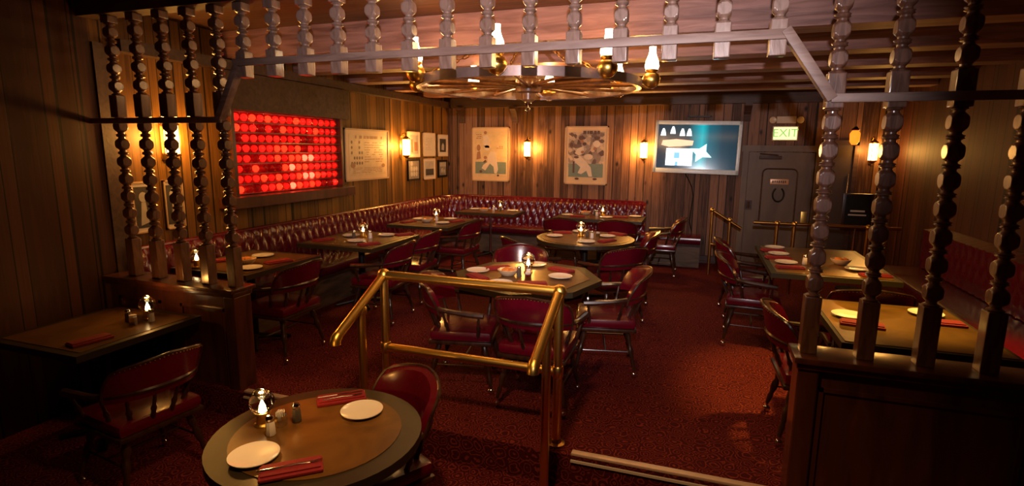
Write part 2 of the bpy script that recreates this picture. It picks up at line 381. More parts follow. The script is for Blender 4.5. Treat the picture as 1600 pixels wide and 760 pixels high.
def half_wall(x0, x1, label, endx):
    r = empty('half_wall', ((x0+x1)/2, SY, LOW)); cx = (x0+x1)/2
    w_ = x1-x0
    MB().bx(-w_/2, w_/2, -.05, .05, .0, .895).build('panel', M_MAHOG, r, smooth=False)
    e = endx-cx; s_ = 1 if e > 0 else -1
    MB().bx(e-s_*.09, e+s_*.005, -.075, .085, 0, .895, .008).build('end_post', M_MAHOG, r, smooth=False)
    cap = MB(); cap.bx(-w_/2-(.03 if s_ < 0 else 0), w_/2+(.03 if s_ > 0 else 0), -.115, .115, .93, .96, .008)
    cap.bx(-w_/2-(.015 if s_ < 0 else 0), w_/2+(.015 if s_ > 0 else 0), -.09, .09, .895, .93, .006)
    cap.build('ledge_cap', M_MAHOG, r)
    mo = MB()
    n = 2; pw = w_/n
    for k in range(n):
        a = -w_/2+k*pw+.1; b_ = -w_/2+(k+1)*pw-.1
        for (p, q, u, v) in ((a, b_, .78, .80), (a, b_, .14, .16), (a, a+.02, .14, .8), (b_-.02, b_, .14, .8)): mo.bx(p, q, -.062, -.048, u, v)
    mo.build('panel_moulding', M_MAHOG, r, smooth=False)
    tag(r, label, 'half wall')
half_wall(LX+.003, -3.05, 'dark mahogany half wall with ledge at the left, under the tall spindles', -3.05)
half_wall(.53, RX-.003, 'dark mahogany half wall with ledge at the right, under the beaded post', .53)

# ================================================================= BRASS RAILING
def rail_fit(mb, p, r=.036): mb.ball(p, r, 16)
br = empty('brass_railing', (-1.29, 2.96, 0))
tag(br, 'large brass pipe railing standing on the step in the centre foreground', 'railing')
def P(x, y, z): return (x+1.29, y-2.96, z)
X1, X2 = -1.875, -.715
r0 = .027
for x in (X1, X2): 
    MB().tube([P(x, 2.96, 0.0), P(x, 2.96, .94)], r0, 16).build('post', M_BRASS, br)
    MB().lathe([(.055, 0), (.055, .008), (.034, .014), (.030, .03), (r0+.001, .034)], 20, P(x, 2.96, 0)).build('floor_flange', M_BRASSD, br)
MB().tube([P(X1, 2.96, .945), P(X2, 2.96, .945)], r0+.002, 16).build('top_rail', M_BRASS, br)
MB().tube([P(X1, 2.96, .46), P(X2, 2.96, .46)], r0, 16).build('middle_rail', M_BRASS, br)
for x in (X1, X2):
    MB().tube([P(x, 2.96, .945), P(x, 2.47, .70)], r0+.001, 16).build('sloping_rail', M_BRASS, br)
    MB().tube([P(x, 2.47, .70), P(x, 2.452, .688), P(x, 2.443, .672), P(x, 2.442, .655)], [r0+.004]*4, 16).build('elbow', M_BRASS, br)
    MB().ball(P(x, 2.96, .945), .042, 20).build('corner_joint', M_BRASS, br)
    MB().lathe([(.031, -.035), (.034, -.03), (.034, .03), (.031, .035)], 18, P(x, 2.96, .46)).build('collar', M_BRASS, br)
    MB().tube([P(x, 2.70, LOW), P(x, 2.70, .80)], r0-.002, 16).build('post', M_BRASS, br)
    MB().lathe([(.031, -.03), (.033, -.02), (.033, .01), (.026, .02)], 18, P(x, 2.70, .79)).build('collar', M_BRASS, br)
    MB().lathe([(.055, 0), (.055, .008), (.034, .014), (.030, .03), (r0, .034)], 20, P(x, 2.70, LOW)).build('floor_flange', M_BRASSD, br)

# ================================================================= BANQUETTE
def banquette():
    r = empty('tufted_banquette', (LX+.3, 6.0, 0)); ox, oy = LX+.3, 6.0
    tag(r, 'long burgundy tufted banquette running along the left wall and round the corner', 'banquette')
    # path of the wall line: along left wall to corner with radius, along back wall
    rad = .55; pts = []; nrm = []
    y = 3.08
    st = .022
    while y < BY-rad-.01: pts.append(Vector((LX+.012, y, 0))); nrm.append(Vector((1, 0, 0))); y += st
    for k in range(0, 41):
        a = PI-k/40*PI/2
        pts.append(Vector((LX+.012+rad+math.cos(a)*rad, BY-.012-rad+math.sin(a)*rad, 0))); nrm.append(Vector((-math.cos(a), -math.sin(a), 0)))
    x = LX+rad+.03
    while x < -.76: pts.append(Vector((x, BY-.012, 0))); nrm.append(Vector((0, -1, 0))); x += st
    def sweep(prof_fn, npf, pts, nrm):
        vs = []; s_ = 0; S_ = []
        for i in range(len(pts)):
            if i: s_ += (pts[i]-pts[i-1]).length
            S_.append(s_)
            for j in range(npf):
                d, z = prof_fn(j, s_); vs.append(pts[i]+nrm[i]*d+Vector((-ox, -oy, z)))
        fs = []
        for i in range(len(pts)-1):
            for j in range(npf-1): fs.append((i*npf+j, (i+1)*npf+j, (i+1)*npf+j+1, i*npf+j+1))
        fs.append(tuple(range(npf))); fs.append(tuple(range((len(pts)-1)*npf, len(pts)*npf))[::-1])
        return vs, fs
    NB = 22
    def back(j, s_):
        if j == 0: return (0.0, .40)
        if j == NB-1: return (0.0, .925)
        t = (j-1)/(NB-3)
        z = .40+t*.50
        base = .15-.05*t
        u = s_/.115; v = (z-.40)/.30
        puff = (abs(math.sin(PI*(u+v)/1.0))*abs(math.sin(PI*(u-v)/1.0)))**.45*.030
        if t > .93: base -= (t-.93)*.35
        return (base+puff-.02, z+(.022*math.sin((t-.9)/.1*PI/2) if t > .9 else 0))
    vs, fs = sweep(back, NB, pts, nrm); MB().add(vs, fs).build('tufted_back', M_LEATHER, r)
    # top piping roll
    tp_ = [p+n_*.05+Vector((-ox, -oy, .925)) for p, n_ in zip(pts[::3], nrm[::3])]
    MB().tube(tp_, .022, 8).build('piping', M_LEATHER, r)
    # seat: extends further along the back wall
    spts = list(pts[::4]); snrm = list(nrm[::4]); x = -.72
    while x < .16: spts.append(Vector((x, BY-.012, 0))); snrm.append(Vector((0, -1, 0))); x += .1
    def resamp(d):
        return d
    prof = [(.0, .36), (.0, .455), (.10, .468), (.28, .475), (.44, .470), (.485, .455), (.495, .42), (.485, .375), (.47, .36)]
    vs, fs = sweep(lambda j, s_: prof[j], len(prof), spts, snrm); MB().add(vs, fs).build('seat_cushion', M_LEATHER, r)
    pr2 = [(.0, 0.0), (.0, .358), (.44, .358), (.44, 0.0)]
    vs, fs = sweep(lambda j, s_: pr2[j], 4, spts, snrm); o = MB().add(vs, fs).build('seat_base', M_BENCH, r)
    ed = [(.44, .325), (.44, .358), (.475, .358), (.475, .325)]
    vs, fs = sweep(lambda j, s_: ed[j], 4, spts, snrm); MB().add(vs, fs).build('front_trim', M_CHAIRW, r)
    return r
M_BENCH = wood('bench_base_wood', (0.07, 0.04, 0.022), (0.14, 0.085, 0.05), 0.55, 2.2, (1.5, 1.5, 7), 0.2)
banquette()
# right side booth against the right wall
rb = empty('wall_bench', (RX-.3, 5.2, 0)); tag(rb, 'dark burgundy bench along the right wall behind the right tables', 'bench')
vs = []; nz, ny = 14, 150
for i in range(ny):
    y = -2.05+i*4.1/(ny-1)
    for j in range(nz):
        z = .44+j*.5/(nz-1); u = y/.13; v = z/.3
        d = .14+.025*(abs(math.sin(PI*(u+v)))*abs(math.sin(PI*(u-v))))**.45
        if j in (0, nz-1): d = .01
        vs.append((.29-d, y, z))
MB().add(vs, [(i*nz+j, (i+1)*nz+j, (i+1)*nz+j+1, i*nz+j+1) for i in range(ny-1) for j in range(nz-1)]+[tuple(range(nz)), tuple(range((ny-1)*nz, ny*nz))]).build('tufted_back', M_LEATHER, rb)
MB().bx(-.28, .28, -2.05, 2.05, .36, .47, .03).build('seat_cushion', M_LEATHER, rb)
MB().bx(-.25, .28, -2.05, 2.05, 0, .36).build('seat_base', M_MAHOG, rb, smooth=False)

# ================================================================= CAPTAIN'S CHAIR
def make_chair():
    r = empty('captain_chair'); tag(r, 'x', 'chair', 'burgundy captain chairs around the tables')
    # faces +Y
    s_ = MB().box((0, .01, .425), (.47, .45, .075), bevel=.03); o = s_.build('seat', M_LEATHER, r)
    pv = []
    MB().box((0, .01, .375), (.48, .46, .03), bevel=.012).build('seat_frame', M_CHAIRW, r)
    # bent arm and back rail
    path = []
    for k in range(25):
        a = -PI*(k/24); path.append((math.cos(a)*.275, math.sin(a)*.27-.02, .615+.03*math.sin(PI*k/24)))
    path = [(.285, .19, .60), (.283, .10, .605)]+path+[(-.283, .10, .605), (-.285, .19, .60)]
    MB().tube(path, [.022, .024]+[.019]*25+[.024, .022], 8).build('arm_rail', M_CHAIRW, r)
    # upholstered back shell
    vs = []; na, nz_ = 25, 7
    for side in (0, 1):
        for i in range(na):
            t = -1+2*i/(na-1)
            for j in range(nz_):
                q = j/(nz_-1)
                amax = R(62)-R(16)*q*q; a = t*amax
                rr = .290+.05*q+(0.0 if side == 0 else -.045)
                z = .585+.02*(1-abs(t))+q*(.225-.03*t*t)
                if side == 1: z = z if j not in (0, nz_-1) else z+(.008 if j == 0 else -.012)
                vs.append((math.sin(a)*rr, -math.cos(a)*rr-.0, z))
    fs = []; H = na*nz_
    for i in range(na-1):
        for j in range(nz_-1):
            fs.append((i*nz_+j, (i+1)*nz_+j, (i+1)*nz_+j+1, i*nz_+j+1)); fs.append((H+i*nz_+j, H+i*nz_+j+1, H+(i+1)*nz_+j+1, H+(i+1)*nz_+j))
    for i in range(na-1):
        for j in (0, nz_-1): fs.append((i*nz_+j, (i+1)*nz_+j, H+(i+1)*nz_+j, H+i*nz_+j))
    for j in range(nz_-1):
        for i in (0, na-1): fs.append((i*nz_+j, i*nz_+j+1, H+i*nz_+j+1, H+i*nz_+j))
    MB().add(vs, fs).build('backrest', M_LEATHER, r)
    # wooden rim with nailheads around the shell's outer edge
    rim = []
    def sh(t, q, off=.0):
        amax = R(62)-R(16)*q*q; a = t*amax; rr = .288+.05*q+off
        return (math.sin(a)*rr, -math.cos(a)*rr, .585+.02*(1-abs(t))+q*(.225-.03*t*t))
    for q in (0, .25, .5, .75, .93): rim.append(sh(1, q))
    for k in range(1, 16): rim.append(sh(1-2*k/16, 1.0))
    for q in (.93, .75, .5, .25, 0): rim.append(sh(-1, q))
    MB().tube(rim, .0095, 6).build('back_frame', M_CHAIRW, r)
    nh = MB()
    for k in range(24):
        t = .92-1.84*k/23; nh.ball(sh(t, .95, .006), .0045, 6)
    nh.build('nailhead_trim', M_BRASSD, r)
    # turned spindles
    sp = MB()
    prof = lambda L_: [(.008, 0), (.010, L_*.12), (.015, L_*.3), (.012, L_*.42), (.017, L_*.5), (.010, L_*.6), (.009, L_*.85), (.007, L_)]
    for a in (-70, -42, -14, 14, 42, 70):
        b0 = Vector((math.sin(R(a))*.20, -math.cos(R(a))*.19, .39)); b1 = Vector((math.sin(R(a))*.275, -math.cos(R(a))*.27-.02, .62)); d = b1-b0
        MB().lathe(prof(d.length), 8, b0, axis=d).build('spindle', M_CHAIRW, r)
    for s in (-1, 1):
        b0 = Vector((s*.215, .14, .39)); b1 = Vector((s*.28, .155, .60)); d = b1-b0
        MB().lathe(prof(d.length), 8, b0, axis=d).build('spindle', M_CHAIRW, r)
    for sx in (-1, 1):
        for sy in (-1, 1):
            b0 = Vector((sx*.17, sy*.16+.01, .37)); b1 = Vector((sx*.235, sy*.225+.01, .065)); d = b1-b0; L_ = d.length
            lg = MB().lathe([(.014, 0), (.02, L_*.1), (.024, L_*.28), (.014, L_*.38), (.022, L_*.46), (.021, L_*.6), (.013, L_*.72), (.017, L_*.8), (.012, L_)], 10, b0, axis=d).build('leg', M_CHAIRW, r)
            c = MB(); c.ball((b1.x, b1.y, .025), .025, 12, (.6, 1, 1)); c.tube([(b1.x, b1.y, .035), (b1.x, b1.y, .075)], .010, 8)
            o = c.build('caster', M_CHROME, lg)
    for s in (-1, 1): MB().tube([(s*.205, -.185, .2), (s*.205, .205, .2)], [.006, .006], 8).build('stretcher', M_CHAIRW, r)
    MB().tube([(-.205, .01, .2), (0, .01, .2), (.205, .01, .2)], [.006, .010, .006], 8).build('stretcher', M_CHAIRW, r)
    return r
CH = make_chair()
# x, y, z, facing angle (0 = +X), label
chairs = [
 (-3.30, 3.62, 0, 180, 'burgundy captain chair at the booth table just behind the left half wall'),
 (-3.02, 4.75, 0, 184, 'burgundy captain chair in front of the second booth table, nearer of its two'),
 (-3.10, 5.52, 0, 182, 'burgundy captain chair in front of the second booth table, farther of its two'),
 (-3.02, 6.62, 0, 176, 'burgundy captain chair at the third booth table along the left wall'),
 (-1.68, 5.60, 0, 48, 'burgundy captain chair at the left of the far round table, its back to the camera'),
 (-1.52, 4.72, 0, -72, 'burgundy captain chair on the far side of the eight-sided table, facing the camera'),
 (-0.78, 5.50, 0, 135, 'dark backed captain chair at the near right of the far round table'),
 (-0.72, 6.40, 0, 186, 'captain chair lit orange at the right side of the far round table'),
 (-1.02, 7.55, 0, 92, 'burgundy captain chair at the right of the back wall table, its back to the camera'),
 (-1.75, 7.50, 0, 88, 'burgundy captain chair at the left of the back wall table, its back to the camera'),
 (-0.46, 7.95, 0, 180, 'captain chair at the right end of the back wall table'),
 (-0.98, 3.50, 0, 90, 'burgundy captain chair directly behind the brass railing, back to the camera'),
 (-1.60, 3.62, 0, 12, 'burgundy captain chair at the left of the eight-sided table, facing right'),
 (-0.64, 4.28, 0, 192, 'glossy red captain chair at the right of the eight-sided table, facing left'),
 (0.54, 6.22, 0, 4, 'burgundy captain chair at the far left of the long right table'),
 (0.53, 5.32, 0, -4, 'burgundy captain chair at the near left of the long right table'),
 (0.76, 3.62, 0, 2, 'burgundy captain chair seen edge on at the table behind the right half wall'),
 (1.20, 4.52, 0, 90, 'captain chair between the two right tables, partly behind the beaded post'),
 (-3.02, 2.13, LOW, 172, 'dark captain chair at the left edge on the lower floor'),
 (-1.43, 2.09, LOW, 240, 'shiny burgundy captain chair pushed up to the round foreground table'),
]
for x, y, z, a, lab in chairs: place(CH, (x, y, z), R(a-90), lab)

# ================================================================= TABLES
def pedestal(r, h, col=M_IRON, colr=.03):
    MB().tube([(0, 0, .03), (0, 0, h)], colr, 14).build('column', col, r)
    mb = MB()
    for k in range(4):
        a = PI/4+k*PI/2; e = Vector((math.cos(a), math.sin(a), 0))
        mb.tube([e*.0+Vector((0, 0, .06)), e*.18+Vector((0, 0, .035)), e*.30+Vector((0, 0, .018))], [.028, .02, .016], 8)
    mb.build('cross_base', M_IRON, r)
    MB().box((0, 0, h-.01), (.3, .3, .02)).build('top_plate', M_IRON, r)
def outline_table(name, label, cx, cy, z, outer, inset, chrome=False):
    r = empty(name, (cx, cy, z)); tag(r, label, 'table', 'dining tables')
    inner = [(x*inset[0], y*inset[1]) for x, y in outer]
    MB().prism(outer, .705, .7465).build('edge_band', M_TDARK, r, smooth=False)
    MB().prism(inner, .74, .75).build('table_top', M_TTOP, r, smooth=False)
    if len(outer) > 12: pass
    pedestal(r, .705, M_CHROME if chrome else M_IRON, .022 if chrome else .035)
    return r
def circ(rr, n=48, off=0): return [(math.cos(2*PI*(k+off)/n)*rr, math.sin(2*PI*(k+off)/n)*rr) for k in range(n)]
def rect(w_, d): return [(-w_/2, -d/2), (w_/2, -d/2), (w_/2, d/2), (-w_/2, d/2)]
outline_table('round_table', 'round brown topped table with dark rim in the left foreground', -1.47, 1.775, LOW, circ(.435), (.80, .80))
outline_table('booth_table', 'dark booth table just behind the left half wall', -3.72, 3.72, 0, rect(.80, .90), (.88, .88))
outline_table('booth_table', 'dark booth table second along the left banquette', -3.52, 5.12, 0, rect(.92, 1.0), (.88, .88))
outline_table('booth_table', 'dark booth table third along the left banquette', -3.44, 6.75, 0, rect(.90, 1.0), (.88, .88))
outline_table('corner_table', 'dark table on a chrome pole in the banquette corner', -3.18, 8.25, 0, rect(1.0, .60), (.9, .85), True)
outline_table('booth_table', 'dark table at the right end of the back banquette', -1.38, 8.20, 0, rect(1.30, .72), (.9, .85))
outline_table('round_table', 'round golden brown table farther back in the middle of the room', -1.20, 6.15, 0, circ(.56), (.9, .9))
outline_table('octagonal_table', 'eight-sided golden brown table behind the brass railing', -1.26, 4.08, 0, circ(.60, 8, .12), (.84, .84))
outline_table('dining_table', 'long dark table on the right, beyond the beaded post', 1.10, 5.65, 0, rect(.95, 1.45), (.9, .92))
outline_table('dining_table', 'table lit yellow just behind the right half wall', 1.18, 3.68, 0, rect(.80, .95), (.95, .95))
outline_table('lower_table', 'dark table on the lower floor against the left half wall', -3.72, 2.42, LOW, rect(.80, .84), (.88, .88))

# ================================================================= TABLEWARE
def proto_plate(rad=.095):
    p = MB().lathe([(.045, 0), (.05, .002), (rad*.72, .005), (rad, .014), (rad, .017), (rad*.74, .009), (.02, .007), (.0005, .007)], 32).build('plate', M_CHINA)
    return tag(p, 'x', 'plate', 'white plates on the tables')
def proto_napkin():
    r = empty('napkin'); tag(r, 'x', 'napkin', 'folded red napkins on the tables')
    MB().box((0, 0, .007), (.225, .10, .014), bevel=.005).box((.0, .006, .017), (.21, .08, .006), bevel=.003).build('folded_cloth', M_NAP, r)
    return r
def proto_fork():
    mb = MB(); mb.tube([(-.09, 0, .002), (0, 0, .006), (.045, 0, .003)], [.005, .003, .004], 8, flat=.4)
    for k in (-1, 0, 1): mb.tube([(.045, 0, .003), (.06, k*.006, .003), (.09, k*.006, .005)], [.002, .0016, .001], 6)
    return tag(mb.build('fork', M_CHROME), 'x', 'fork', 'forks')
def proto_knife():
    mb = MB(); mb.tube([(-.1, 0, .003), (-.01, 0, .004)], [.005, .004], 8, flat=.5)
    mb.add([(-.01, -.004, .003), (.10, -.003, .003), (.11, .004, .003), (.09, .008, .003), (-.01, .006, .003), (-.01, -.004, .005), (.10, -.003, .0042), (.11, .004, .0042), (.09, .008, .0046), (-.01, .006, .0048)],
           [(4, 3, 2, 1, 0), (5, 6, 7, 8, 9), (0, 1, 6, 5), (1, 2, 7, 6), (2, 3, 8, 7), (3, 4, 9, 8), (4, 0, 5, 9)])
    return tag(mb.build('knife', M_CHROME), 'x', 'knife', 'knives')
def proto_shaker(fill, fm, grp):
    r = empty(fill+'_shaker'); tag(r, 'x', fill+' shaker', grp)
    MB().lathe([(.019, 0), (.021, .004), (.018, .055), (.014, .066)], 8).build('glass_body', fm, r)
    MB().lathe([(.0155, .062), (.0165, .065), (.0165, .078), (.012, .087), (.002, .090)], 16).build('cap', M_CHROME, r)
    return r
def proto_lamp(h=.13):
    r = empty('table_lamp'); tag(r, 'x', 'oil lamp', 'small oil candle lamps on the tables')
    MB().lathe([(.036, 0), (.038, .006), (.028, .012), (.026, .050), (.036, .057), (.036, .063)], 20).build('base', M_BRASS, r)
    MB().lathe([(.030, .062), (.048, .080), (.055, .103), (.048, .128), (.030, .144)], 20, cap=False).build('glass_globe', M_GLASS, r)
    MB().lathe([(.031, .142), (.034, .146), (.024, .154), (.004, .158)], 20).build('cap', M_CHROME, r)
    MB().tube([(math.cos(R(a))*.058, 0, .105+math.sin(R(a))*.060) for a in range(0, 181, 15)], .003, 6).build('handle', M_CHROME, r)
    MB().lathe([(.002, .066), (.011, .078), (.009, .092), (.001, .112)], 10).build('flame', M_FLAME, r)
    return r
def proto_bowl():
    r = empty('bread_basket'); tag(r, 'x', 'basket', 'small bread baskets')
    MB().lathe([(.04, 0), (.05, .003), (.075, .03), (.085, .05), (.08, .052), (.068, .03), (.04, .012), (.001, .01)], 24).build('bowl', M_CREAM, r)
    mb = MB()
    for k in range(3): mb.ball((math.cos(k*2.1)*.03, math.sin(k*2.1)*.03, .042), .027, 10, (1.2, 1, .8))
    mb.build('bread', M_ORANGE, r)
    return r
def proto_caddy():
    r = empty('sugar_caddy'); tag(r, 'x', 'sugar caddy', 'sugar packet holders')
    MB().lathe([(.024, 0), (.026, .004), (.026, .05), (.023, .05), (.023, .006), (.001, .006)], 8).build('holder', M_CHROME, r)
    mb = MB()
    for k in range(5): mb.box(((k-2)*.007, 0, .04), (.003, .032, .055), rz=.1*(k-2))
    mb.build('packets', M_CHINA, r)
    return r
PL, NP, FK, KN = proto_plate(), proto_napkin(), proto_fork(), proto_knife()
SA, PE = proto_shaker('salt', M_SALT, 'salt shakers'), proto_shaker('pepper', M_PEP, 'pepper shakers')
LA, BO, SU = proto_lamp(), proto_bowl(), proto_caddy()
KIND = {'plate': (PL, 'white china plate'), 'napkin': (NP, 'folded red napkin'), 'fork': (FK, 'steel fork'), 'knife': (KN, 'steel knife'),
        'salt': (SA, 'glass salt shaker'), 'pepper': (PE, 'glass pepper shaker'), 'lamp': (LA, 'small oil lamp with brass base'), 'bread': (BO, 'cream bread basket'), 'sugar': (SU, 'metal holder of sugar packets')}
def lay(z, tname, items):
    for it in items:
        k, x, y, a, ph = it; pr_, nm = KIND[k]
        zz = z+.7505
        if k in ('fork', 'knife'): zz += .0205
        place(pr_, (x, y, zz), R(a), '%s %s %s' % (nm, ph, tname))
lay(LOW, 'the round foreground table', [
 ('plate', -1.575, 1.525, 0, 'at the near left of'), ('plate', -1.395, 1.985, 0, 'at the far right of'),
 ('napkin', -1.375, 1.50, 40, 'near the camera on'), ('fork', -1.36, 1.515, 40, 'on the near red napkin on'), ('knife', -1.39, 1.49, 40, 'on the near red napkin on'),
 ('napkin', -1.56, 2.06, 40, 'at the far side of'), ('fork', -1.545, 2.05, 40, 'on the far red napkin on'), ('knife', -1.575, 2.065, 40, 'on the far red napkin on'),
 ('lamp', -1.735, 1.745, 0, 'glowing at the left of'), ('salt', -1.64, 1.685, 10, 'in front of the lamp on'), ('sugar', -1.655, 1.765, 30, 'between the shakers on'), ('pepper', -1.615, 1.815, 0, 'right of the lamp on')])
lay(0, 'the booth table behind the left half wall', [
 ('plate', -3.47, 3.47, 0, 'nearest on'), ('plate', -3.76, 3.92, 0, 'farthest on'), ('bread', -3.64, 3.60, 0, 'between the plates on'),
 ('napkin', -3.44, 3.76, 70, 'at the right edge of'), ('napkin', -3.90, 3.66, 60, 'by the wall side of'), ('lamp', -3.92, 3.36, 0, 'glowing on'), ('salt', -3.83, 3.33, 0, 'beside the lamp on')])
lay(0, 'the second booth table', [
 ('plate', -3.72, 5.22, 0, 'by the wall on'), ('plate', -3.45, 4.93, 0, 'nearest on'), ('plate', -3.37, 5.40, 0, 'at the right of'),
 ('napkin', -3.82, 4.86, 70, 'at the left end of'), ('napkin', -3.20, 5.52, 60, 'at the far end of'), ('napkin', -3.22, 4.82, 60, 'at the near edge of'),
 ('lamp', -3.57, 5.24, 0, 'in the middle of'), ('salt', -3.44, 5.18, 0, 'right of the lamp on'), ('pepper', -3.62, 5.13, 0, 'left of the lamp on')])
lay(0, 'the third booth table', [
 ('plate', -3.72, 6.84, 0, 'by the wall on'), ('plate', -3.32, 7.02, 0, 'at the far right of'), ('plate', -3.24, 6.60, 0, 'at the near right of'), ('bread', -3.50, 6.64, 0, 'in the middle of'),
 ('napkin', -3.72, 6.52, 70, 'at the left of'), ('napkin', -3.14, 6.84, 60, 'at the right edge of'), ('lamp', -3.50, 6.93, 0, 'in the middle of'), ('salt', -3.44, 6.82, 0, 'beside the lamp on')])
lay(0, 'the banquette corner table', [
 ('plate', -3.50, 8.36, 0, 'at the left of'), ('plate', -2.84, 8.38, 0, 'at the right of'), ('lamp', -3.06, 8.38, 0, 'in the middle of'), ('salt', -3.16, 8.33, 0, 'left of the lamp on'), ('bread', -3.26, 8.15, 0, 'near the edge of'), ('pepper', -3.02, 8.28, 0, 'in front of the lamp on')])
lay(0, 'the table by the back wall', [
 ('plate', -1.88, 8.17, 0, 'at the left of'), ('plate', -1.27, 8.10, 0, 'in the middle of'), ('plate', -.88, 8.38, 0, 'at the right of'), ('bread', -1.64, 8.36, 0, 'left of the lamp on'),
 ('lamp', -1.38, 8.42, 0, 'in the middle of'), ('salt', -1.45, 8.30, 0, 'left of the lamp on'), ('pepper', -1.50, 8.38, 0, 'behind the salt on'), ('napkin', -1.70, 8.05, 10, 'at the left of'), ('napkin', -1.08, 8.22, 10, 'at the right of')])
lay(0, 'the far round table', [
 ('plate', -1.55, 6.10, 0, 'at the left of'), ('plate', -.97, 6.30, 0, 'at the right of'), ('plate', -1.12, 5.83, 0, 'nearest on'), ('plate', -1.34, 6.54, 0, 'farthest on'),
 ('lamp', -1.27, 6.24, 0, 'in the middle of'), ('salt', -1.12, 6.14, 0, 'right of the lamp on'), ('pepper', -1.19, 6.22, 0, 'beside the lamp on'), ('sugar', -1.06, 6.20, 0, 'right of the shakers on'),
 ('napkin', -1.53, 6.38, 30, 'at the far left of'), ('napkin', -.88, 6.52, -30, 'at the far right of'), ('napkin', -.92, 5.98, 60, 'at the near right of')])
lay(0, 'the eight-sided table', [
 ('plate', -1.68, 4.07, 0, 'at the left of'), ('plate', -1.30, 4.46, 0, 'farthest on'), ('plate', -.99, 4.10, 0, 'at the right of'), ('plate', -1.36, 3.73, 0, 'nearest on'),
 ('bread', -1.40, 4.02, 0, 'in the middle of'), ('lamp', -1.28, 4.18, 0, 'in the middle of'), ('salt', -1.24, 4.06, 0, 'right of the lamp on'), ('pepper', -1.30, 4.00, 0, 'in front of the lamp on'),
 ('napkin', -1.56, 4.22, 35, 'behind the left plate on'), ('napkin', -1.60, 3.86, -40, 'in front of the left plate on'), ('napkin', -1.13, 3.80, 20, 'near the edge of'), ('napkin', -1.04, 4.34, -30, 'at the far right of'), ('sugar', -1.20, 3.92, 0, 'near the edge of')])
lay(0, 'the long right table', [
 ('plate', .80, 6.22, 0, 'farthest on'), ('plate', .79, 5.84, 0, 'second farthest on'), ('plate', .80, 5.40, 0, 'nearest on'), ('plate', 1.34, 5.30, 0, 'behind the post on'),
 ('napkin', .76, 6.03, 10, 'between far plates on'), ('napkin', .76, 5.62, 10, 'between near plates on'), ('napkin', .80, 5.17, 10, 'before the nearest plate on'), ('napkin', 1.42, 5.08, 10, 'right of the post on'),
 ('salt', .95, 5.40, 0, 'beside the lamp on'), ('lamp', 1.02, 5.27, 0, 'glowing at the near end of'), ('bread', 1.26, 5.52, 0, 'behind the post on'), ('pepper', 1.07, 5.40, 0, 'behind the lamp on')])
lay(0, 'the yellow lit table by the half wall', [
 ('plate', .93, 3.74, 0, 'at the left of'), ('napkin', .96, 3.56, -10, 'before the plate on'), ('plate', 1.40, 3.95, 0, 'at the far right of'), ('napkin', 1.42, 3.76, 0, 'at the right of')])
lay(LOW, 'the dark lower table', [
 ('lamp', -3.60, 2.66, 0, 'at the back of'), ('salt', -3.52, 2.62, 0, 'right of the lamp on'), ('pepper', -3.66, 2.56, 0, 'left of the lamp on'), ('sugar', -3.57, 2.53, 0, 'in front of the lamp on'), ('napkin', -3.5, 2.2, 80, 'at the right of')])
for x, y, z, e in ((-1.735, 1.745, LOW+.9, 0.9), (-3.60, 2.66, LOW+.9, .5), (1.02, 5.27, .9, .7), (-1.28, 4.18, .9, .6), (-1.27, 6.24, .9, .5)):
    light('lamp_flame_light', 'POINT', (x, y, z+.03), e*2.2, WARM, shadow_soft_size=.02)

# ================================================================= RED GLASS NICHE
nc = empty('backlit_wall_case', (LX, 4.93, 1.2)); tag(nc, 'shallow dark wooden case of backlit red glass on the left wall', 'wall case')
M_BACK = D.materials.new('backlight_panel'); M_BACK.use_nodes = True
nt = M_BACK.node_tree; b = nt.nodes['Principled BSDF']; tc = nt.nodes.new('ShaderNodeTexCoord'); no = nt.nodes.new('ShaderNodeTexNoise'); no.inputs['Scale'].default_value = 4.2
nt.links.new(tc.outputs['Object'], no.inputs['Vector']); cr = nt.nodes.new('ShaderNodeMapRange'); cr.inputs[1].default_value = .42; cr.inputs[2].default_value = .68; cr.inputs[3].default_value = .02; cr.inputs[4].default_value = .18
nt.links.new(no.outputs['Fac'], cr.inputs[0]); nt.links.new(cr.outputs[0], b.inputs['Emission Strength']); pset(b, Base_Color=(.3, .01, .01), Emission_Color=(1, .10, .05))
MB().bx(.004, .012, -.82, .82, .08, .90).build('backlight_panel', M_BACK, nc, smooth=False)
sh_ = MB(); NR, NC = 8, 15
for k in range(1, NR): MB().bx(.012, .10, -.80, .80, .09+k*.1-.004, .09+k*.1).build('shelf', M_MAHOG, nc, smooth=False)
MB().bx(.0, .12, -.85, -.81, .07, .9).build('side_panel', M_MAHOG, nc, smooth=False)
MB().bx(.0, .12, .81, .85, .07, .9).build('side_panel', M_MAHOG, nc, smooth=False)
MB().bx(0, .20, -.95, .96, -.04, .07, .008).build('sill', M_MAHOG, nc, smooth=False)
MB().bx(0, .16, -.93, .95, .89, 1.24, .006).build('valance', M_DARKBEAM, nc, smooth=False)
M_RED = D.materials.new('red_glass'); M_RED.use_nodes = True; b = M_RED.node_tree.nodes['Principled BSDF']
pset(b, Base_Color=(0.95, 0.03, 0.02), Roughness=.10, Transmission_Weight=.95, IOR=1.3, Coat_Weight=.6)
rp = MB().lathe([(.026, 0), (.040, .010), (.0475, .035), (.044, .060), (.034, .074), (.036, .084)], 16).build('red_glass_jar', M_RED)
GL = []
for q, st_ in enumerate((0.03, 0.6, 1.3, 2.4, 5.0)):  # glowing cores added inside the jars, standing in for light from behind
    g_ = MB().ball((0, 0, .04), .026, 10, (1, 1, 1.1)).build('added_glow_core', emit('added_glow_core_%d' % q, (1.0, .06 if q < 3 else (.12 if q == 3 else .35), .04 if q < 4 else .2), st_)); GL.append(g_)

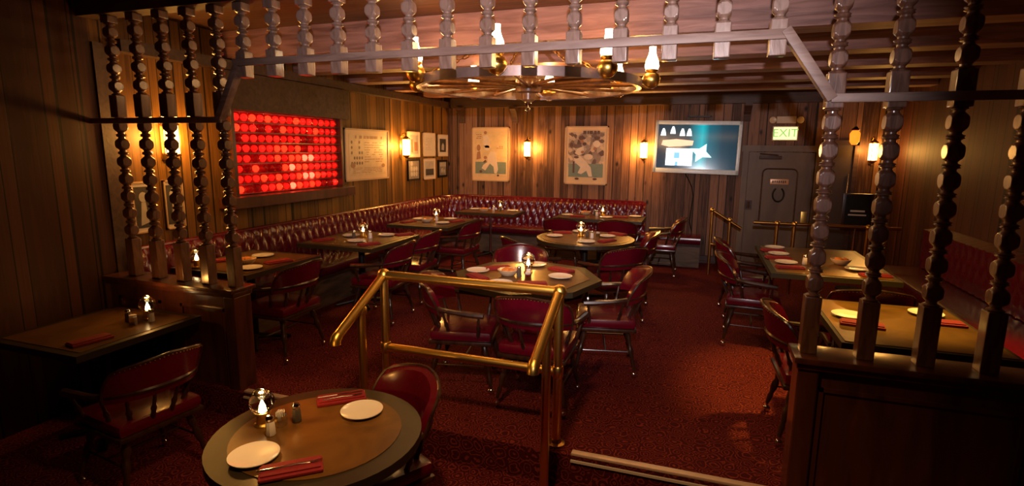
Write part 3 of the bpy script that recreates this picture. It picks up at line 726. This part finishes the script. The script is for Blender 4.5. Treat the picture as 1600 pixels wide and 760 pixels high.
tag(rp, 'round red glass jar in the tight rows of the backlit wall case', 'glass jar', 'red glass jars in the wall case')
first = True; rnd0 = random.Random(5)
for k in range(NR):
    for j in range(NC):
        o = rp if first else rp.copy()
        if not first: COL.objects.link(o)
        first = False
        o.location = (LX+.058, 4.93-.735+j*.105, 1.291+k*.1)
        dark = (k, j) in ((6, 3), (6, 5), (5, 9), (5, 10), (5, 0), (4, 9), (3, 2), (2, 1), (2, 3), (2, 4), (2, 5), (0, 1), (0, 2), (0, 13), (0, 12))
        hot = 6 < j < 12 and k < 4
        q = 0 if dark else (rnd0.choice((2, 3, 4, 4)) if hot else rnd0.choice((1, 1, 2, 2, 3)))
        g_ = GL[q].copy(); COL.objects.link(g_); g_.parent = o
for g_ in GL: D.objects.remove(g_, do_unlink=True)

# ================================================================= SCONCES
def sconce():
    r = empty('wall_sconce'); tag(r, 'x', 'wall lamp', 'brass lantern wall lamps')
    # wall is at local y=0, lamp projects to -y
    MB().box((0, -.008, 0), (.05, .016, .34), bevel=.006).build('back_plate', M_BRASSD, r)
    MB().tube([(0, -.012, .15), (0, -.06, .205), (0, -.10, .20), (0, -.11, .165)], .008, 8).build('bracket_arm', M_BRASSD, r)
    c = (0, -.11, 0)
    MB().lathe([(.06, .115), (.064, .125), (.035, .15), (.012, .165), (.006, .18)], 12, c).build('top_cap', M_BRASSD, r)
    g = MB().lathe([(.052, -.115), (.054, -.11), (.054, .11), (.052, .115)], 20, c).build('glass_shade', M_SCON, r)
    cg = MB()
    for k in range(6):
        a = k*PI/3; cg.tube([(math.cos(a)*.058, -.11+math.sin(a)*.058, -.118), (math.cos(a)*.058, -.11+math.sin(a)*.058, .118)], .004, 6)
    cg.build('cage_bars', M_BRASSD, r)
    MB().lathe([(.006, -.20), (.012, -.185), (.008, -.165), (.03, -.145), (.062, -.125), (.06, -.115)], 12, c).build('bottom_finial', M_BRASSD, r)
    return r
SCN = sconce()
for x, y, z, a, lab, e in ((-2.77, BY, 1.75, 0, 'brass lantern wall lamp between the two posters on the back wall', 26), (-.85, BY, 1.75, 0, 'brass lantern wall lamp left of the television', 26),
                           (2.27, BY, 1.76, 0, 'brass lantern wall lamp at the far right, beyond the beaded post', 10),
                           (LX, 7.34, 1.76, 90, 'brass lantern wall lamp beside the six small pictures on the left wall', 26), (LX, 3.46, 1.80, 90, 'brass lantern wall lamp seen between the left tall spindles', 20)):
    o = place(SCN, (x, y, z), R(a), lab)
    d = Vector((0, -.24, 0)) if a == 0 else Vector((.24, 0, 0))
    light('sconce_light', 'POINT', Vector((x, y, z))+d, e*.45, WARM, shadow_soft_size=.05)
    for s in (-1, 1):
        d3 = Vector((s*.115, -.10, .02)) if a == 0 else Vector((.10, s*.115, .02))
        light('sconce_side_light', 'POINT', Vector((x, y, z))+d3, e*.34, (1.0, .47, .08), shadow_soft_size=.03)

# ================================================================= PICTURES
def flat_poly(pts, y): return [(x, y, z) for x, z in pts]
def picture(name, label, cx, cz, w_, h, wall, pos, rotdeg=0, frame=M_WHITE, fw=.018, art=()):
    """art: list of (name, material, [polys in unit 0..1 coords], depth)"""
    r = empty(name, (cx if wall == 'b' else LX, BY if wall == 'b' else cx, cz), 0 if wall == 'b' else R(90))
    if rotdeg: r.rotation_euler = (0, R(rotdeg), 0) if wall == 'b' else (R(rotdeg), 0, R(90))
    MB().bx(-w_/2, w_/2, -.022, -.002, -h/2, h/2, .003).build('mount', frame, r, smooth=False)
    if fw > 0:
        fr = MB()
        for a in ((-w_/2, w_/2, h/2-fw, h/2), (-w_/2, w_/2, -h/2, -h/2+fw), (-w_/2, -w_/2+fw, -h/2, h/2), (w_/2-fw, w_/2, -h/2, h/2)): fr.bx(a[0], a[1], -.03, -.002, a[2], a[3])
        fr.build('frame', M_PFRAME if frame is not M_IRON else M_IRON, r, smooth=False)
    k = 0
    for nm, m_, polys in art:
        mb = MB(); dep = -.0225-.0012*(k+1); k += 1
        for pl in polys:
            n = len(pl)
            fr_ = [(-w_/2+x*w_, dep, -h/2+z*h) for x, z in pl]; bk = [(-w_/2+x*w_, -.0215, -h/2+z*h) for x, z in pl]
            mb.add(fr_+bk, [tuple(range(n))]+[(i, (i+1) % n, n+(i+1) % n, n+i) for i in range(n)])
        mb.build(nm, m_, r, smooth=False)
    return tag(r, label, 'picture')
M_PFRAME = mat('pale_wood_frame', (0.50, 0.33, 0.19), 0.5)
M_PCREAM = mat('print_cream', (0.62, 0.46, 0.26), 0.5, 0, .25, 14)
M_PTEAL = mat('print_grey_green', (0.16, 0.22, 0.19), 0.5, 0, .2, 20)
M_PWHITE = mat('print_uniform_white', (0.66, 0.55, 0.45), 0.5, 0, .1, 20)
M_PDARK = mat('print_dark_ink', (0.10, 0.045, 0.03), 0.5, 0, .5, 60)
M_PSKIN = mat('print_skin_brown', (0.34, 0.15, 0.08), 0.5)
M_PCROWD = D.materials.new('print_crowd'); M_PCROWD.use_nodes = True
nt = M_PCROWD.node_tree; b = nt.nodes['Principled BSDF']; tc = nt.nodes.new('ShaderNodeTexCoord'); vo = nt.nodes.new('ShaderNodeTexVoronoi'); vo.inputs['Scale'].default_value = 16
cr = nt.nodes.new('ShaderNodeValToRGB'); cr.color_ramp.elements[0].color = (.08, .035, .03, 1); cr.color_ramp.elements[1].color = (.6, .45, .32, 1); cr.color_ramp.elements.new(.45).color = (.35, .28, .24, 1)
sx = nt.nodes.new('ShaderNodeSeparateColor'); nt.links.new(tc.outputs['Object'], vo.inputs['Vector']); nt.links.new(vo.outputs['Color'], sx.inputs[0]); nt.links.new(sx.outputs[0], cr.inputs[0]); nt.links.new(cr.outputs[0], b.inputs['Base Color'])
def rc(x0, x1, z0, z1): return [(x0, z0), (x1, z0), (x1, z1), (x0, z1)]
def blob(cx, cz, rx, rz, n=12): return [(cx+rx*math.cos(2*PI*k/n), cz+rz*math.sin(2*PI*k/n)) for k in range(n)]
rnd = random.Random(3)
def textrows(x0, x1, z0, z1, rows, ch, gap=.45):
    out = []
    for q in range(rows):
        z = z1-(q+.5)*(z1-z0)/rows; hh = (z1-z0)/rows*gap; x = x0
        while x < x1-ch:
            wd = ch*rnd.uniform(.5, 1.4)
            if rnd.random() < .8: out.append(rc(x, min(x1, x+wd*.75), z-hh/2, z+hh/2))
            x += wd
    return out
picture('baseball_poster', 'cream framed poster of a crouching baseball fielder, nearest the room corner on the back wall', -3.465, 1.655, .70, .93, 'b', 0, 0, M_PAPER, .02, [
 ('printed_ground', M_PCREAM, [rc(.08, .92, .08, .92)]), ('printed_wall', M_PTEAL, [rc(.09, .91, .14, .36)]),
 ('printed_figures', M_PWHITE, [[(.42, .46), (.50, .56), (.62, .54), (.66, .40), (.70, .22), (.66, .14), (.60, .15), (.58, .27), (.48, .33), (.36, .20), (.26, .24), (.30, .30), (.42, .36)], blob(.40, .62, .08, .05), [(.30, .84), (.42, .86), (.48, .74), (.46, .62), (.36, .62), (.30, .70)]]),
 ('printed_details', M_PDARK, [blob(.70, .11, .03, .02), blob(.24, .18, .04, .025), [(.30, .36), (.36, .40), (.40, .37), (.33, .34)],]),
 ('printed_faces', M_PSKIN, [blob(.36, .90, .04, .03), blob(.36, .44, .045, .03)]+textrows(.12, .30, .78, .88, 3, .06, .4)+textrows(.66, .88, .60, .66, 2, .06, .4)+[blob(.18, .62, .05, .06), [(.12, .40), (.24, .42), (.22, .56), (.14, .54)]])])
picture('baseball_poster', 'cream framed poster of baseball players before a crowd, right of centre on the back wall', -1.785, 1.655, .72, .95, 'b', 0, 0, M_PAPER, .02, [
 ('printed_crowd', M_PCROWD, [rc(.09, .91, .30, .90)]), ('printed_wall', M_PTEAL, [rc(.10, .90, .13, .36)]),
 ('printed_figures', M_PWHITE, [[(.22, .46), (.36, .50), (.50, .40), (.62, .30), (.66, .14), (.58, .14), (.52, .24), (.40, .18), (.32, .20), (.38, .30), (.26, .38)], blob(.56, .48, .10, .05), [(.30, .62), (.44, .66), (.46, .54), (.34, .50), (.24, .54)], blob(.74, .70, .08, .06)]),
 ('printed_letters', M_PDARK, textrows(.12, .88, .86, .93, 1, .075, .8)+[blob(.30, .10, .05, .02), blob(.72, .10, .05, .02), blob(.28, .47, .06, .02), rc(.2, .24, .2, .4), blob(.38, .80, .06, .04), blob(.74, .80, .07, .03), blob(.46, .7, .05, .03), blob(.16, .68, .04, .04)]),
 ('printed_faces', M_PSKIN, [blob(.42, .56, .04, .025), blob(.40, .74, .04, .03), blob(.70, .62, .035, .03)])])
picture('team_roster_print', 'large cream framed print of rows of faces and lettering on the left wall', 6.46, 1.655, 1.03, .68, 'l', 0, 1.0, M_PAPER, .022, [
 ('printed_ground', M_PCREAM, [rc(.08, .92, .10, .90)]),
 ('printed_portraits', M_PDARK, [blob(.14+.055*i, .74-.10*j, .018, .032, 8) for i in range(5) for j in range(5) if rnd.random() < .85]),
 ('printed_lettering', M_PSKIN, textrows(.22, .88, .80, .88, 1, .05, .7)+textrows(.42, .88, .34, .76, 9, .06, .3)+textrows(.16, .88, .14, .26, 4, .07, .3)+[blob(.16, .30, .05, .05), blob(.86, .28, .04, .04)])])
M_GREY = mat('photo_grey', (0.22, 0.19, 0.18), 0.35, 0, .6, 22)
M_GREYD = mat('photo_dark_grey', (0.05, 0.045, 0.045), 0.35, 0, .6, 30)
M_GREYL = mat('photo_pale_grey', (0.42, 0.38, 0.36), 0.35, 0, .3, 16)
pics = [(7.72, 1.805, .40, .40, 'white framed pinkish picture, upper left of the six small pictures', M_GREYL, .14, M_WHITE, [('printed_lines', M_PSKIN, [rc(.3, .42, .2, .7), rc(.55, .8, .25, .6)])]),
        (8.25, 1.81, .43, .39, 'white framed pale letter, upper middle of the six small pictures', M_WHITE, .10, M_WHITE, [('printed_lines', M_GREY, textrows(.2, .8, .25, .8, 8, .2, .15))]),
        (8.76, 1.80, .40, .38, 'white matted dark photograph, upper right of the six small pictures', M_GREYD, .20, M_WHITE, [('figure', M_GREYL, [[(.35, .3), (.6, .28), (.62, .5), (.5, .62), (.38, .5)]])]),
        (7.72, 1.41, .38, .33, 'dark framed photograph of a crowd, lower left of the six small pictures', M_GREY, .08, M_IRON, [('figures', M_GREYL, [blob(.3+.2*(i % 3), .3+.25*(i//3), .09, .12, 8) for i in range(7)])]),
        (8.25, 1.41, .42, .35, 'white matted grey seascape photograph, lower middle of the six small pictures', M_GREYL, .14, M_WHITE, [('dark_ground', M_GREYD, [rc(.16, .84, .2, .5)])]),
        (8.75, 1.40, .34, .30, 'small dark framed photograph, lower right of the six small pictures', M_GREY, .12, M_IRON, [('figures', M_GREYL, [rc(.15, .85, .62, .85), blob(.4, .4, .12, .15), blob(.65, .35, .1, .12)])]),
        (3.50, 1.25, .18, .42, 'tall white edged dark photograph seen through the tall spindles', M_GREYD, .10, M_WHITE, [('figures', M_GREYL, [blob(.45, .7, .2, .1), [(.3, .2), (.7, .25), (.6, .6), (.4, .65)]])]),
        (3.22, 1.25, .18, .42, 'tall white edged photograph nearest the left half wall', M_GREYD, .10, M_WHITE, [('figures', M_GREYL, [blob(.5, .7, .2, .1), [(.3, .15), (.7, .2), (.6, .6), (.4, .6)]])])]
for cx, cz, w_, h, lab, m_, mg, fr_, ex in pics:
    picture('framed_photograph', lab, cx, cz, w_, h, 'l', 0, 0, fr_, .012, [('photograph', m_, [rc(mg, 1-mg, mg, 1-mg)])]+ex)

# ================================================================= TELEVISION
tv = empty('television', (-.065, 8.86, 1.80)); tv.rotation_euler = (R(-4), R(1), 0)
tag(tv, 'wall mounted silver framed television with painted reflections glowing on its teal screen', 'television')
M_TVF = mat('silver_tv_frame', (0.72, 0.84, 0.90), 0.3, 0.0)
W_, H_ = 1.24, .79
mb = MB()
for a in ((-W_/2, W_/2, H_/2-.055, H_/2), (-W_/2, W_/2, -H_/2, -H_/2+.07), (-W_/2, -W_/2+.045, -H_/2, H_/2), (W_/2-.045, W_/2, -H_/2, H_/2)): mb.bx(a[0], a[1], -.05, -.005, a[2], a[3], .004)
mb.build('frame', M_TVF, tv)
MB().bx(-W_/2+.02, W_/2-.02, -.008, .045, -H_/2+.02, H_/2-.02, .01).build('housing', M_IRON, tv)
M_SCR = D.materials.new('teal_screen_painted_glow'); M_SCR.use_nodes = True
nt = M_SCR.node_tree; N = nt.nodes; L = nt.links; b = N['Principled BSDF']; tc = N.new('ShaderNodeTexCoord'); sp = N.new('ShaderNodeSeparateXYZ'); L.new(tc.outputs['Object'], sp.inputs[0])
cr = N.new('ShaderNodeValToRGB'); mr = N.new('ShaderNodeMapRange'); mr.inputs[1].default_value = -.6; mr.inputs[2].default_value = .6; L.new(sp.outputs[0], mr.inputs[0]); L.new(mr.outputs[0], cr.inputs[0])
els = cr.color_ramp.elements; els[0].color = (.012, .02, .03, 1); els[1].color = (.004, .018, .028, 1)
for p, c in ((.40, (.01, .03, .04)), (.50, (.0, .16, .20)), (.56, (.0, .26, .30)), (.64, (.0, .07, .10)), (.8, (.004, .025, .04))): e = els.new(p); e.color = (*c, 1)
L.new(cr.outputs[0], b.inputs['Emission Color']); pset(b, Base_Color=(.01, .01, .012), Emission_Strength=1.2, Roughness=.12)  # teal glow painted as emission, part of the dark glass's reflections
scn_ = MB().bx(-W_/2+.043, W_/2-.043, -.016, -.009, -H_/2+.068, H_/2-.053).build('screen', M_SCR, tv, smooth=False)
E_W = emit('painted_reflection_white', (.75, .92, 1.0), 1.3); E_O = emit('painted_reflection_amber', (1.0, .55, .35), .75); E_C = emit('painted_reflection_cyan', (.45, 1, 1), 1.6); E_B = emit('painted_reflection_blue', (.15, .45, .8), .8)  # emissive shapes paint reflections of the chandelier lamps and flash on the glass
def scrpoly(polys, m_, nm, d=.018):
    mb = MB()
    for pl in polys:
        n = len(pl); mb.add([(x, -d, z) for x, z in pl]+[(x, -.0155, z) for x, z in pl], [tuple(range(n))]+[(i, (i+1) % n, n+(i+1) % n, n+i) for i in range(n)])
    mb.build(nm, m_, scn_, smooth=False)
scrpoly([rc(-.44, -.05, -.28, -.02)], E_W, 'painted_panel_reflection')
scrpoly([rc(-.32, -.24, -.17, -.08), rc(-.30, -.26, -.28, -.22)], E_B, 'painted_blue_reflection', .020)
scrpoly([[(x-.04, z), (x+.04, z), (x+.03, z+.06), (x+.012, z+.11), (x-.012, z+.11), (x-.03, z+.06)] for x, z in ((-.50, .17), (-.36, .20), (-.22, .17), (-.12, .17))], E_W, 'painted_lamp_reflections')
scrpoly([[(-.52, .03), (-.40, .00), (-.06, .03), (-.05, .10), (-.3, .12), (-.5, .10)]], E_O, 'painted_amber_reflection')
scrpoly([[(.17*math.cos(k*PI/4+.35)*(1 if k % 2 else .45)+.07, .15*math.sin(k*PI/4+.35)*(1 if k % 2 else .45)-.08) for k in range(8)]], E_C, 'painted_flash_reflection')
mb = MB()
mb.bx(-.16, .18, -.0, .02, H_/2+.06, H_/2+.085); mb.bx(-.16, -.135, .0, .02, H_/2-.05, H_/2+.08); mb.bx(.155, .18, .0, .02, H_/2-.05, H_/2+.08); mb.bx(-.02, .0, 0, .02, H_/2-.05, H_/2+.08); mb.bx(-.1, .1, .02, .10, .2, .26)
mb.build('wall_bracket', M_IRON, tv, smooth=False)
tag(recenter(MB().tube([(-.22, 8.975, 1.42), (-.16, 8.97, 1.32), (-.10, 8.975, 1.2), (-.07, 8.98, 1.05), (-.085, 8.98, .85), (-.10, 8.98, .65), (-.06, 8.98, .50)], .009, 6).build('power_cable', M_IRON)), 'black power cable hanging down the boards below the television', 'cable')

# ================================================================= DOOR, EXIT SIGN
M_DOOR = wood('grey_brown_door', (0.10, 0.062, 0.036), (0.17, 0.11, 0.066), 0.5, 1.6, (3, 3, .8), .1)
dr = empty('door_1', (1.13, BY, 0)); S(dr, 'grey brown door with rounded panel moulding, sign plate and horseshoe', 'door')
MB().bx(-.44, .44, -.045, -.005, 0.0, 1.74).build('door_leaf', M_DOOR, dr, smooth=False)
mb = MB(); mb.bx(-.53, -.45, -.07, 0, 0, 1.80); mb.bx(.45, .53, -.07, 0, 0, 1.80); mb.bx(-.55, .55, -.075, 0, 1.75, 1.84); mb.build('door_frame', M_DOOR, dr, smooth=False)
pts = []; hw, z0, z1, rr = .235, .66, 1.50, .07
for cx, cz, a0 in ((hw-rr, z1-rr, 0), (-hw+rr, z1-rr, 90), (-hw+rr, z0+rr, 180), (hw-rr, z0+rr, 270)):
    for k in range(5): a = R(a0+k*22.5); pts.append((cx+rr*math.cos(a), -.047, cz+rr*math.sin(a)))
MB().tube(pts, .012, 6, closed=True).build('panel_moulding', M_DARKBEAM, dr)
MB().bx(-.125, .125, -.058, -.045, 1.27, 1.35, .004).build('sign_plate', mat('brass_sign', (.62, .36, .20), .35, .3), dr)
mb = MB()
for k, c_ in enumerate('0110101'): mb.bx(-.095+k*.028, -.078+k*.028, -.060, -.057, 1.292 if c_ == '0' else 1.297, 1.328)
mb.build('sign_lettering', M_DARKBEAM, dr, smooth=False)
MB().tube([(math.sin(R(a))*.075, -.056, 1.12-math.cos(R(a))*.105) for a in range(-150, 151, 20)], .012, 8).build('horseshoe', M_IRON, dr)
MB().bx(.33, .41, -.052, -.045, .66, .88, .003).build('push_plate', M_BRASS, dr)
mb = MB(); mb.tube([(-.40, -.055, 1.45-.9+.35), (-.40, -.055, 1.55-.9+.35)], .02, 8); mb.box((-.40, -.05, .95), (.10, .02, .14)); mb.build('latch', M_DARKBEAM, dr)
mb = MB(); mb.bx(-.30, .0, -.10, -.045, 1.64, 1.69, .006); mb.tube([(-.05, -.09, 1.70), (-.30, -.11, 1.72)], .01, 6); mb.build('door_closer', M_DARKBEAM, dr)
d2 = empty('door_2', (1.90, BY, 0)); S(d2, 'narrow dark doorway panel beyond the beaded post', 'door')
MB().bx(-.16, .16, -.03, 0, 0, 1.85).build('door_leaf', mat('dark_grey_door', (.055, .035, .028), .45), d2, smooth=False)
mb = MB(); mb.bx(-.21, -.16, -.05, 0, 0, 1.9); mb.bx(.16, .21, -.05, 0, 0, 1.9); mb.bx(-.21, .21, -.05, 0, 1.85, 1.92); mb.build('door_frame', M_DARKBEAM, d2, smooth=False)
MB().tube([(.12, -.05, 1.1), (.12, -.05, 1.45)], .012, 8).build('pull_handle', M_CHROME, d2)

def text_mesh(s, size, m_, parent, loc, rot=(R(90), 0, 0), name='lettering', ext=.002):
    c = D.curves.new(name, 'FONT'); c.body = s; c.size = size; c.extrude = ext; c.align_x = 'CENTER'; c.align_y = 'CENTER'
    t = D.objects.new('tmp_text', c); COL.objects.link(t); bpy.context.view_layer.update()
    me = D.meshes.new_from_object(t.evaluated_get(bpy.context.evaluated_depsgraph_get())); D.objects.remove(t, do_unlink=True)
    me.name = name; me.materials.clear(); me.materials.append(m_)
    o = D.objects.new(name, me); COL.objects.link(o); o.parent = parent; o.location = loc; o.rotation_euler = rot; return o
ex = empty('exit_sign', (1.15, BY, 2.015)); tag(ex, 'lit pale yellow green EXIT sign above the door', 'exit sign')
MB().bx(-.17, .17, -.05, -.002, -.105, .105, .006).build('housing', M_PAPER2, ex, smooth=False)
MB().bx(-.155, .155, -.054, -.049, -.09, .09).build('lit_face', emit('exit_face', (.72, .75, .30), 1.1), ex, smooth=False)
text_mesh('EXIT', .165, emit('exit_letters', (.22, .50, .12), .7), ex, (0, -.056, 0))
el = empty('emergency_light', (1.15, BY, 2.21)); tag(el, 'cream twin head emergency light above the exit sign', 'emergency light')
MB().bx(-.13, .13, -.06, -.002, -.05, .05, .01).build('housing', M_CREAM, el, smooth=False)
for s in (-1, 1):
    MB().lathe([(.02, 0), (.045, .03), (.048, .06), (.04, .064)], 16, (s*.165, -.03, 0), axis=(s*.3, -1, -.1)).build('lamp_head', M_CREAM, el)

# ================================================================= BACK BRASS RAILS
def brass_rail(label, posts, rails, origin):
    r = empty('brass_guard_rail', origin); o0 = Vector(origin)
    for x, y, z0, z1 in posts:
        a = Vector((x, y, z0))-o0; b_ = Vector((x, y, z1))-o0
        p = MB().tube([a, b_], .02, 12).build('post', M_BRASSD, r)
        MB().ball(b_, .034, 12).build('ball_joint', M_BRASS, p)
    for pts in rails: MB().tube([Vector(p)-o0 for p in pts], .02, 12).build('rail', M_BRASSD, r)
    tag(r, label, 'railing'); return r
brass_rail('brass rail with sloping handrail at the end of the back bench', [(.21, 8.15, 0, .93), (.45, 8.15, 0, .80)], [[(.21, 8.15, .93), (.60, 8.15, .69)], [(.21, 8.15, .45), (.45, 8.15, .40)]], (.3, 8.15, 0))
brass_rail('long brass rail running in front of the door', [(.95, 7.35, 0, .88), (1.14, 7.35, 0, .88), (1.42, 7.35, 0, .88), (1.92, 7.35, 0, .88)], [[(.68, 7.35, .88), (2.25, 7.35, .88)]], (1.4, 7.35, 0))
hs = empty('host_stand', (1.92, 7.9, 0)); tag(hs, 'dark framed menu stand behind the long brass rail', 'stand')
MB().tube([(0, 0, .02), (0, 0, .85)], .02, 10).build('pole', M_CHROME, hs); MB().lathe([(.15, 0), (.15, .015), (.03, .03)], 24).build('base', M_IRON, hs)
MB().box((0, 0, 1.0), (.34, .03, .48), bevel=.005).build('frame', M_CHAIRW, hs)
MB().box((0, -.017, 1.02), (.28, .004, .40)).build('board', M_IRON, hs, smooth=False)
MB().box((0, -.020, 1.02), (.16, .004, .022)).box((0, -.020, .97), (.20, .004, .018)).build('printed_lines', M_WHITE, hs, smooth=False)
hl = empty('hanging_lantern', (1.87, 8.2, 1.95)); tag(hl, 'small orange glowing hanging lantern beyond the beaded post', 'lantern')
MB().lathe([(.03, -.10), (.055, -.06), (.06, .04), (.035, .08)], 12).build('glass', emit('orange_glass', (1, .16, .01), 1.6), hl)
MB().lathe([(.04, .08), (.05, .09), (.012, .13)], 12).tube([(0, 0, .12), (0, 0, .84)], .004, 6).build('cap_and_chain', M_IRON, hl)

# ================================================================= CHANDELIER
cc = Vector((-1.37, 4.40, 2.26)); ch = empty('wagon_wheel_chandelier', cc); tag(ch, 'wooden wagon wheel chandelier with glowing hurricane lamps hanging on chains', 'chandelier')
M_WHEEL = wood('wheel_wood', (0.11, 0.045, 0.018), (0.26, 0.12, 0.05), 0.3, 4, (3, 3, 3), .1, .3)
RW = .90
ring = MB(); n = 72
vs = []
for k in range(n):
    a = 2*PI*k/n; c_, s_ = math.cos(a), math.sin(a)
    for rr, z in ((RW-.035, -.03), (RW, -.03), (RW, .03), (RW-.035, .03)): vs.append((c_*rr, s_*rr, z))
fs = []
for k in range(n):
    for j in range(4): fs.append((k*4+j, ((k+1) % n)*4+j, ((k+1) % n)*4+(j+1) % 4, k*4+(j+1) % 4))
ring.add(vs, fs).build('rim', M_WHEEL, ch)
vs = []
for k in range(n):
    a = 2*PI*k/n; c_, s_ = math.cos(a), math.sin(a)
    for rr, z in ((RW, -.033), (RW+.006, -.033), (RW+.006, .033), (RW, .033)): vs.append((c_*rr, s_*rr, z))
MB().add(vs, fs).build('iron_tyre', M_CHROME_D if 'M_CHROME_D' in globals() else mat('worn_iron_tyre', (.33, .24, .22), .4, .7, .3), ch)
for k in range(12):
    a = 2*PI*(k+.3)/12; e = Vector((math.cos(a), math.sin(a), 0))
    MB().tube([e*.07, e*.2, e*.5, e*.78, e*.86], [.011, .015, .012, .016, .012], 10).build('spoke', M_WHEEL, ch)
MB().lathe([(.03, -.13), (.055, -.11), (.06, -.06), (.10, -.05), (.11, 0), (.10, .05), (.07, .06), (.06, .12), (.03, .14)], 24).build('hub', M_WHEEL, ch)
MB().lathe([(.004, -.17), (.02, -.16), (.03, -.14), (.012, -.125)], 14).build('finial', M_CHROME, ch)
MB().tube([(math.cos(R(a))*.018, 0, -.188+math.sin(R(a))*.018) for a in range(0, 360, 30)], .004, 6, closed=True).build('ring', M_CHROME, ch)
MB().tube([(0, 0, .13), (0, 0, .50)], .008, 8).build('rod', M_IRON, ch)
MB().lathe([(.02, .46), (.05, .50), (.055, .527)], 16).build('ceiling_canopy', M_IRON, ch)
for k in range(4):
    a = R(38+90*k); mb = MB(); p0 = Vector((math.cos(a)*(RW-.04), math.sin(a)*(RW-.04), .03)); p1 = Vector((0, 0, .46)); nl = 22; d = (p1-p0).normalized()
    side = d.cross(Vector((0, 0, 1))).normalized(); up = d.cross(side)
    for q in range(nl):
        c_ = p0.lerp(p1, (q+.5)/nl); ax = side if q % 2 else up; ll = (p1-p0).length/nl*.72
        mb.tube([c_+d*math.cos(R(t))*ll+ax*math.sin(R(t))*.013 for t in range(0, 360, 45)], .004, 5, closed=True)
    mb.build('chain', M_BRASSD, ch)
for k in range(8):
    a = R(5+45*k); x, y = math.cos(a)*.975, math.sin(a)*.975
    arm = MB().tube([(math.cos(a)*.90, math.sin(a)*.90, -.01), (math.cos(a)*.94, math.sin(a)*.94, -.03), (x, y, -.03), (x, y, -.01)], .010, 8).build('lamp_arm', M_BRASSD, ch)
    MB().lathe([(.02, -.035), (.045, -.02), (.066, .01), (.070, .04), (.055, .07), (.034, .085), (.048, .095), (.05, .105)], 20, (x, y, 0)).build('lamp_font', M_BRASS, ch)
    MB().lathe([(.044, .10), (.054, .13), (.048, .17), (.030, .215), (.024, .25), (.026, .275)], 20, (x, y, 0)).build('lamp_chimney', M_CHIM, ch)
    light('chandelier_lamp_light', 'POINT', cc+Vector((x*.90, y*.90, .20)), 4.0, (1.0, .47, .13), shadow_soft_size=.05)
